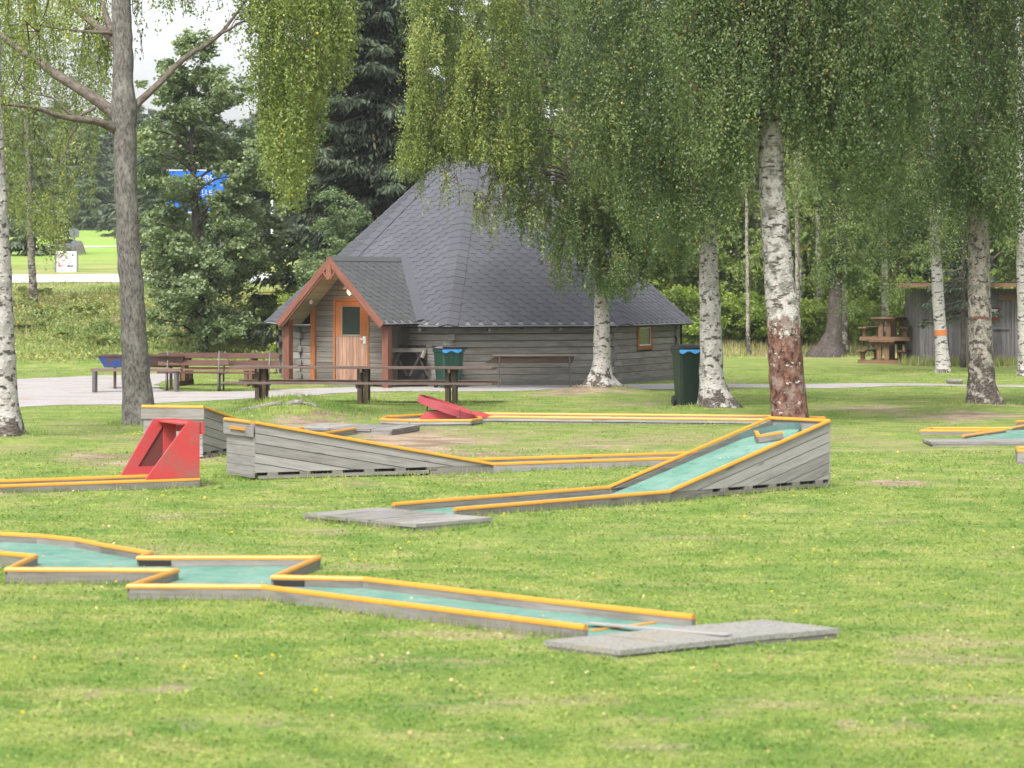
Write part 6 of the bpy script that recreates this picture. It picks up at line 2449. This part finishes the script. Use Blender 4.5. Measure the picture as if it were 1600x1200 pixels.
def clear_of_lanes(x, y):
    m = np.ones(x.shape, bool)

    def cut(o, d, n_, s0, s1, w0, w1):
        dx_, dy_ = x - o[0], y - o[1]
        s = dx_ * d[0] + dy_ * d[1]
        w_ = dx_ * n_[0] + dy_ * n_[1]
        return (s > s0) & (s < s1) & (w_ > w0) & (w_ < w1)
    m &= ~cut(OB, d45, n45, -1.05, SE, -.02, WB + .02)
    m &= ~cut(OB, d45, n45, -1.08, -.02, -.74, 1.02)
    m &= ~cut(OC, dC, nC, -.04, sCe, -.02, WC + .02)
    m &= ~cut(OD, dD, nD, -.04, sDe + 1.5, -.02, WD + .02)
    m &= ~cut(eF, dF, nF, -4.6, 0, -.02, WF + .02)
    m &= ~inside([(p.x, p.y) for p in nP] + [(p.x, p.y) for p in fP[::-1]], x, y)
    c1 = c0 - dx * .72
    ey_ = Vector((.82, .572, 0))
    m &= ~inside([(c1.x, c1.y), (c1.x + dx.x * .7, c1.y + dx.y * .7), (c1.x + dx.x * .7 + ey_.x * 1.95, c1.y + dx.y * .7 + ey_.y * 1.95), (c1.x + ey_.x * 1.95, c1.y + ey_.y * 1.95)], x, y)
    m &= ~((y > 47) & (y < 48.9) & (x > -2.2) & (x < 5.4))
    m &= ~inside([gp(*p)[:2] for p in low + top], x, y)
    m &= ~((x > 6.2) & (y > 42.0) & (y < 47) & (x > 7.0))
    hx_, hy_ = x - HC.x, y - HC.y
    m &= ~((hx_ ** 2 + hy_ ** 2) < 5.2 ** 2)
    return m


xa_, ya_ = scatter(270000, 13, 34)
xb_, yb2 = scatter(130000, 34, 78)
x = np.concatenate([xa_, xb_])
y = np.concatenate([ya_, yb2])
# tufty density
dn_ = .5 + .5 * np.sin(x * 2.1 + np.sin(y * 1.7) * 2) * np.sin(y * 2.3 + np.sin(x * 1.3) * 2)
m = clear_of_lanes(x, y) & (rng.random(len(x)) < .45 + .55 * dn_)
x, y, dn_ = x[m], y[m], dn_[m]
X = np.stack([x, y, Hn(x, y) - .004], 1)
hh_ = rng.uniform(.012, .032, len(x)) * (.7 + .6 * dn_) * np.interp(y, [13, 60], [1, 1.25])
ba_ = bare_and_shade_at(X[:, 0], X[:, 1])
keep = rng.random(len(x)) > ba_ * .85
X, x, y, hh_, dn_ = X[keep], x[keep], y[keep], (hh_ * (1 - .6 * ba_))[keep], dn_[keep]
blades_mesh('lawn_grass', X, hh_, rng.uniform(.006, .011, len(x)) * np.interp(y, [13, 78], [1, 3.0]), 'blades', np.zeros(len(x)), lean=1.6, label='short mown grass of the lawn')
xc_, yc_ = scatter(85000, 13, 40)
m = clear_of_lanes(xc_, yc_)
xc_, yc_ = xc_[m], yc_[m]
m = rng.random(len(xc_)) > bare_and_shade_at(xc_, yc_)
xc_, yc_ = xc_[m], yc_[m]
X = np.stack([xc_, yc_, Hn(xc_, yc_) + rng.uniform(.004, .022, len(xc_))], 1)
ax_ = rng.normal(0, 1, X.shape)
ax_[:, 2] = np.abs(ax_[:, 2]) * .35
leaves_mesh('lawn_clover', X, ax_, rng.uniform(.014, .034, len(X)) * np.interp(yc_, [13, 46], [.9, 1.5]), 'blades', None, np.zeros(len(X)), .7, flat=np.array([.5, .5, 1]), kind='stuff')['label'] = 'low clover and broad grass leaves mixed into the lawn'


# longer tufts along the boards, posts and trunks
def line_pts(p, q_, n_, w_=.05):
    t_ = rng.random(n_)
    return np.stack([p[0] + (q_[0] - p[0]) * t_ + rng.normal(0, w_, n_), p[1] + (q_[1] - p[1]) * t_ + rng.normal(0, w_, n_)], 1)


E_ = []
for i in range(len(nP) - 1):
    E_.append(line_pts(nP[i] - Vector((0, .06, 0)), nP[i + 1] - Vector((0, .06, 0)), int(170 * (nP[i + 1] - nP[i]).length), .03))
for o_, d_, n_, a_, b_, cnt in ((OB, d45, n45, 0, SE, 800), (OB - d45 * 1.1, n45, d45, -.7, 1, 260), (OB - d45 * 1.1 - n45 * .76, d45, n45, 0, 1, 260), (OC, dC, nC, 0, sCe, 800), (OC - dC * .06, nC, dC, 0, WC, 160),
                              (eF - dF * 4.6, dF, nF, 0, 4.6, 500), (OD, dD, nD, 0, sD, 260), (Vector((-2.2, 47.3, 0)), Vector((1, 0, 0)), Vector((0, 1, 0)), 0, 7.4, 520), (Vector((7.0, 43.2, 0)), Vector((1, 0, 0)), Vector((0, 1, 0)), 0, 2.5, 160)):
    p = o_ + d_ * a_ - n_ * .05
    E_.append(line_pts(p, o_ + d_ * b_ - n_ * .05, cnt, .04))
for cx_, cy_, r_, cnt in ((2.03, 61.6, .45, 500), (3.96, 53.2, .5, 420), (9.15, 53.2, .6, 500), (-7.9, 42.6, .5, 350), (-6.45, 47.2, .5, 700), (-4.1, 50.4, 1.3, 2600), (-5.1, 56.3, .5, 450), (-2.95, 55.9, .5, 420), (-1.15, 55.6, .5, 420), (11.6, 72.6, .5, 260), (3.3, 52.7, .3, 120)):
    E_.append(np.stack([rng.normal(cx_, r_ * .6, cnt), rng.normal(cy_, r_ * .5, cnt)], 1))
e_ = np.concatenate(E_)
X = np.stack([e_[:, 0], e_[:, 1], Hn(e_[:, 0], e_[:, 1]) - .01], 1)
blades_mesh('edge_tufts', X, rng.uniform(.04, .12, len(e_)) * rng.uniform(.6, 1.2, len(e_)), np.interp(e_[:, 1], [18, 65], [.007, .022]), 'blades', np.zeros(len(e_)), lean=.7, label='longer grass growing along the lane boards and tree feet')

# meadow on the bank and behind the clearing
n_ = 42000
x, y = scatter(n_, 77, 107, 2, .02, -.22, -.05)
m = (y > 79 + 4 * sstep((x + 9) / 8)) & clear_of_lanes(x, y)
x, y = x[m], y[m]
X = np.stack([x, y, Hn(x, y) - .05], 1)
pt = .5 + .5 * np.sin(x * .9 + np.sin(y * .8) * 1.5) * np.sin(y * .55 + 1)
hh_ = np.interp(y, [79, 85, 92, 98, 106], [.10, .22, .46, .36, .18]) * rng.uniform(.4, 1.2, len(x)) * (.6 + .7 * pt)
dry = rng.random(len(x)) < (.04 + .75 * (pt > .5) * (y > 87) * (y < 99))
blades_mesh('meadow_grass', X[~dry], hh_[~dry], rng.uniform(.03, .06, (~dry).sum()), 'weed', np.clip(.35 + .55 * np.sin(x[~dry] * .8 + np.sin(y[~dry] * .5) * 2) * np.sin(y[~dry] * .45 + x[~dry] * .2), 0, 1) + rng.normal(0, .12, (~dry).sum()), label='tall green weeds on the bank')
blades_mesh('dry_meadow_grass', X[dry], hh_[dry] * 1.15, rng.uniform(.02, .05, dry.sum()), 'dry', rng.normal(.4, .3, dry.sum()), label='dry pinkish seed heads on the bank')
# leafy weeds: broad leaves in clumps
cx_ = rng.uniform(-.21, -.05, 420)
cy_ = rng.uniform(80, 100, 420)
cx_ = cx_ * cy_
k = rng.integers(0, 420, 26000)
hgt_ = np.interp(cy_[k], [80, 86, 93, 100], [.12, .42, .6, .3]) * rng.random(26000)
X = np.stack([cx_[k] + rng.normal(0, .35, 26000), cy_[k] + rng.normal(0, .3, 26000), 0 * hgt_], 1)
X[:, 2] = Hn(X[:, 0], X[:, 1]) + hgt_
ctt = rng.normal(.3, .3, 420)
m = clear_of_lanes(X[:, 0], X[:, 1])
ctt = ctt * .5 + np.interp(cy_, [80, 85, 90, 97], [.55, .1, .2, .7])
leaves_mesh('leafy_weeds', X[m], rng.normal(0, 1, (m.sum(), 3)) + np.array([0, 0, .3]), rng.uniform(.06, .13, m.sum()), 'weed', None, ctt[k][m], .6, kind='stuff')['label'] = 'broad-leaved weeds and nettles covering the bank'
n_ = 24000
x, y = scatter(n_, 89, 104, 2, .02, -.05, .2086)
m = clear_of_lanes(x, y) & ~((x > 11.5) & (y < 91))
x, y = x[m], y[m]
X = np.stack([x, y, Hn(x, y) - .05], 1)
dry = rng.random(len(x)) < .42
hh_ = np.interp(y, [89, 92, 104], [.10, .3, .5]) * rng.uniform(.5, 1.2, len(x))
blades_mesh('meadow_grass', X[~dry], hh_[~dry], rng.uniform(.03, .06, (~dry).sum()), 'weed', rng.normal(.5, .25, (~dry).sum()), label='green weeds at the wood edge behind the clearing')
blades_mesh('dry_meadow_grass', X[dry], hh_[dry], rng.uniform(.03, .05, dry.sum()), 'dry', rng.normal(.3, .3, dry.sum()), label='yellow dry grass at the wood edge behind the clearing')
# rough grass along the foot of the shed
x = rng.uniform(11.6, 17.5, 2600)
y = rng.normal(81.0, .5, 2600)
blades_mesh('shed_weeds', np.stack([x, y, Hn(x, y) - .02], 1), rng.uniform(.1, .4, 2600), rng.uniform(.02, .045, 2600), 'weed', rng.normal(.6, .25, 2600), label='rough grass along the foot of the shed')

# fallen birch leaves and dandelions
n_ = 480
x, y = scatter(n_, 14, 62)
m = clear_of_lanes(x, y)
x, y = x[m], y[m]
X = np.stack([x, y, Hn(x, y) + .03], 1)
ax_ = rng.normal(0, 1, X.shape)
ax_[:, 2] *= .25
M['fallen'] = leaf_mat('fallen_leaves', (.42, .20, .06), (.60, .50, .30), (.7, .4, .05), .1, .2)
leaves_mesh('fallen_leaves', X, ax_, rng.uniform(.022, .042, len(X)), 'fallen', None, rng.random(len(X)), .75, flat=np.array([.3, .3, 1]), kind='stuff')['label'] = 'scattered yellow and pale fallen birch leaves'
on = []
for o_, d_, n_, a_, b_, w0, w1, f_, cnt in ((OB, d45, n45, .1, SB, .1, .85, lambda s: .045, 14), (OB, d45, n45, SB, SE - .4, .1, .85, lambda s: .045 + slp * (s - SB), 16), (OB, d45, n45, -1, -.05, -.6, .9, lambda s: .075, 10)):
    for _ in range(cnt):
        s_, w_ = rng.uniform(a_, b_), rng.uniform(w0, w1)
        p = o_ + d_ * s_ + n_ * w_
        on.append((p.x, p.y, f_(s_)))
Pn, Pf = [(p.x, p.y) for p in nP], [(p.x, p.y) for p in fP]
while len(on) < 130:
    xx_, yy_ = rng.uniform(-4.5, 2.2), rng.uniform(18.5, 25.5)
    if inside(Pn + Pf[::-1], np.array([xx_]), np.array([yy_]))[0]:
        on.append((xx_, yy_, .04))
on = np.array(on)
ax_ = rng.normal(0, 1, on.shape)
ax_[:, 2] *= .12
leaves_mesh('fallen_leaves', on, ax_, rng.uniform(.018, .036, len(on)), 'fallen', None, rng.random(len(on)), .75, flat=np.array([.2, .2, 1]), kind='stuff')['label'] = 'small dry leaves lying on the felt of the lanes'
x, y = scatter(34, 15, 60)
m = clear_of_lanes(x, y)
x, y = x[m], y[m]
px_, py_ = rng.normal(-5.2, .9, 40), rng.normal(44.0, .5, 40)
x, y = np.concatenate([x, px_]), np.concatenate([y, py_])
mb = MB()
for a_, b_ in zip(x, y):
    r_ = .010 + .00022 * b_
    c = Vector((a_, b_, H(a_, b_) + .05))
    mb.tube([c, c + ZU * .012], [r_ * .6, r_], 7)
mb.build('dandelions', 'yellow', None, kind='stuff', label='yellow dandelion heads in the lawn')

x0_, x1_, y0_, y1_, z0_, z1_ = -880, 880, -12, 720, -1.5, 42
mbh = bmesh.new()
bmesh.ops.create_cube(mbh, size=1)
for v in mbh.verts:
    v.co = Vector((x0_ if v.co.x < 0 else x1_, y0_ if v.co.y < 0 else y1_, z0_ if v.co.z < 0 else z1_))
hme = bpy.data.meshes.new('haze')
mbh.to_mesh(hme)
mbh.free()
hme.materials.append(M['haze'])
tag(link(bpy.data.objects.new('haze', hme)), 'thin pale haze over the whole place', kind='stuff')
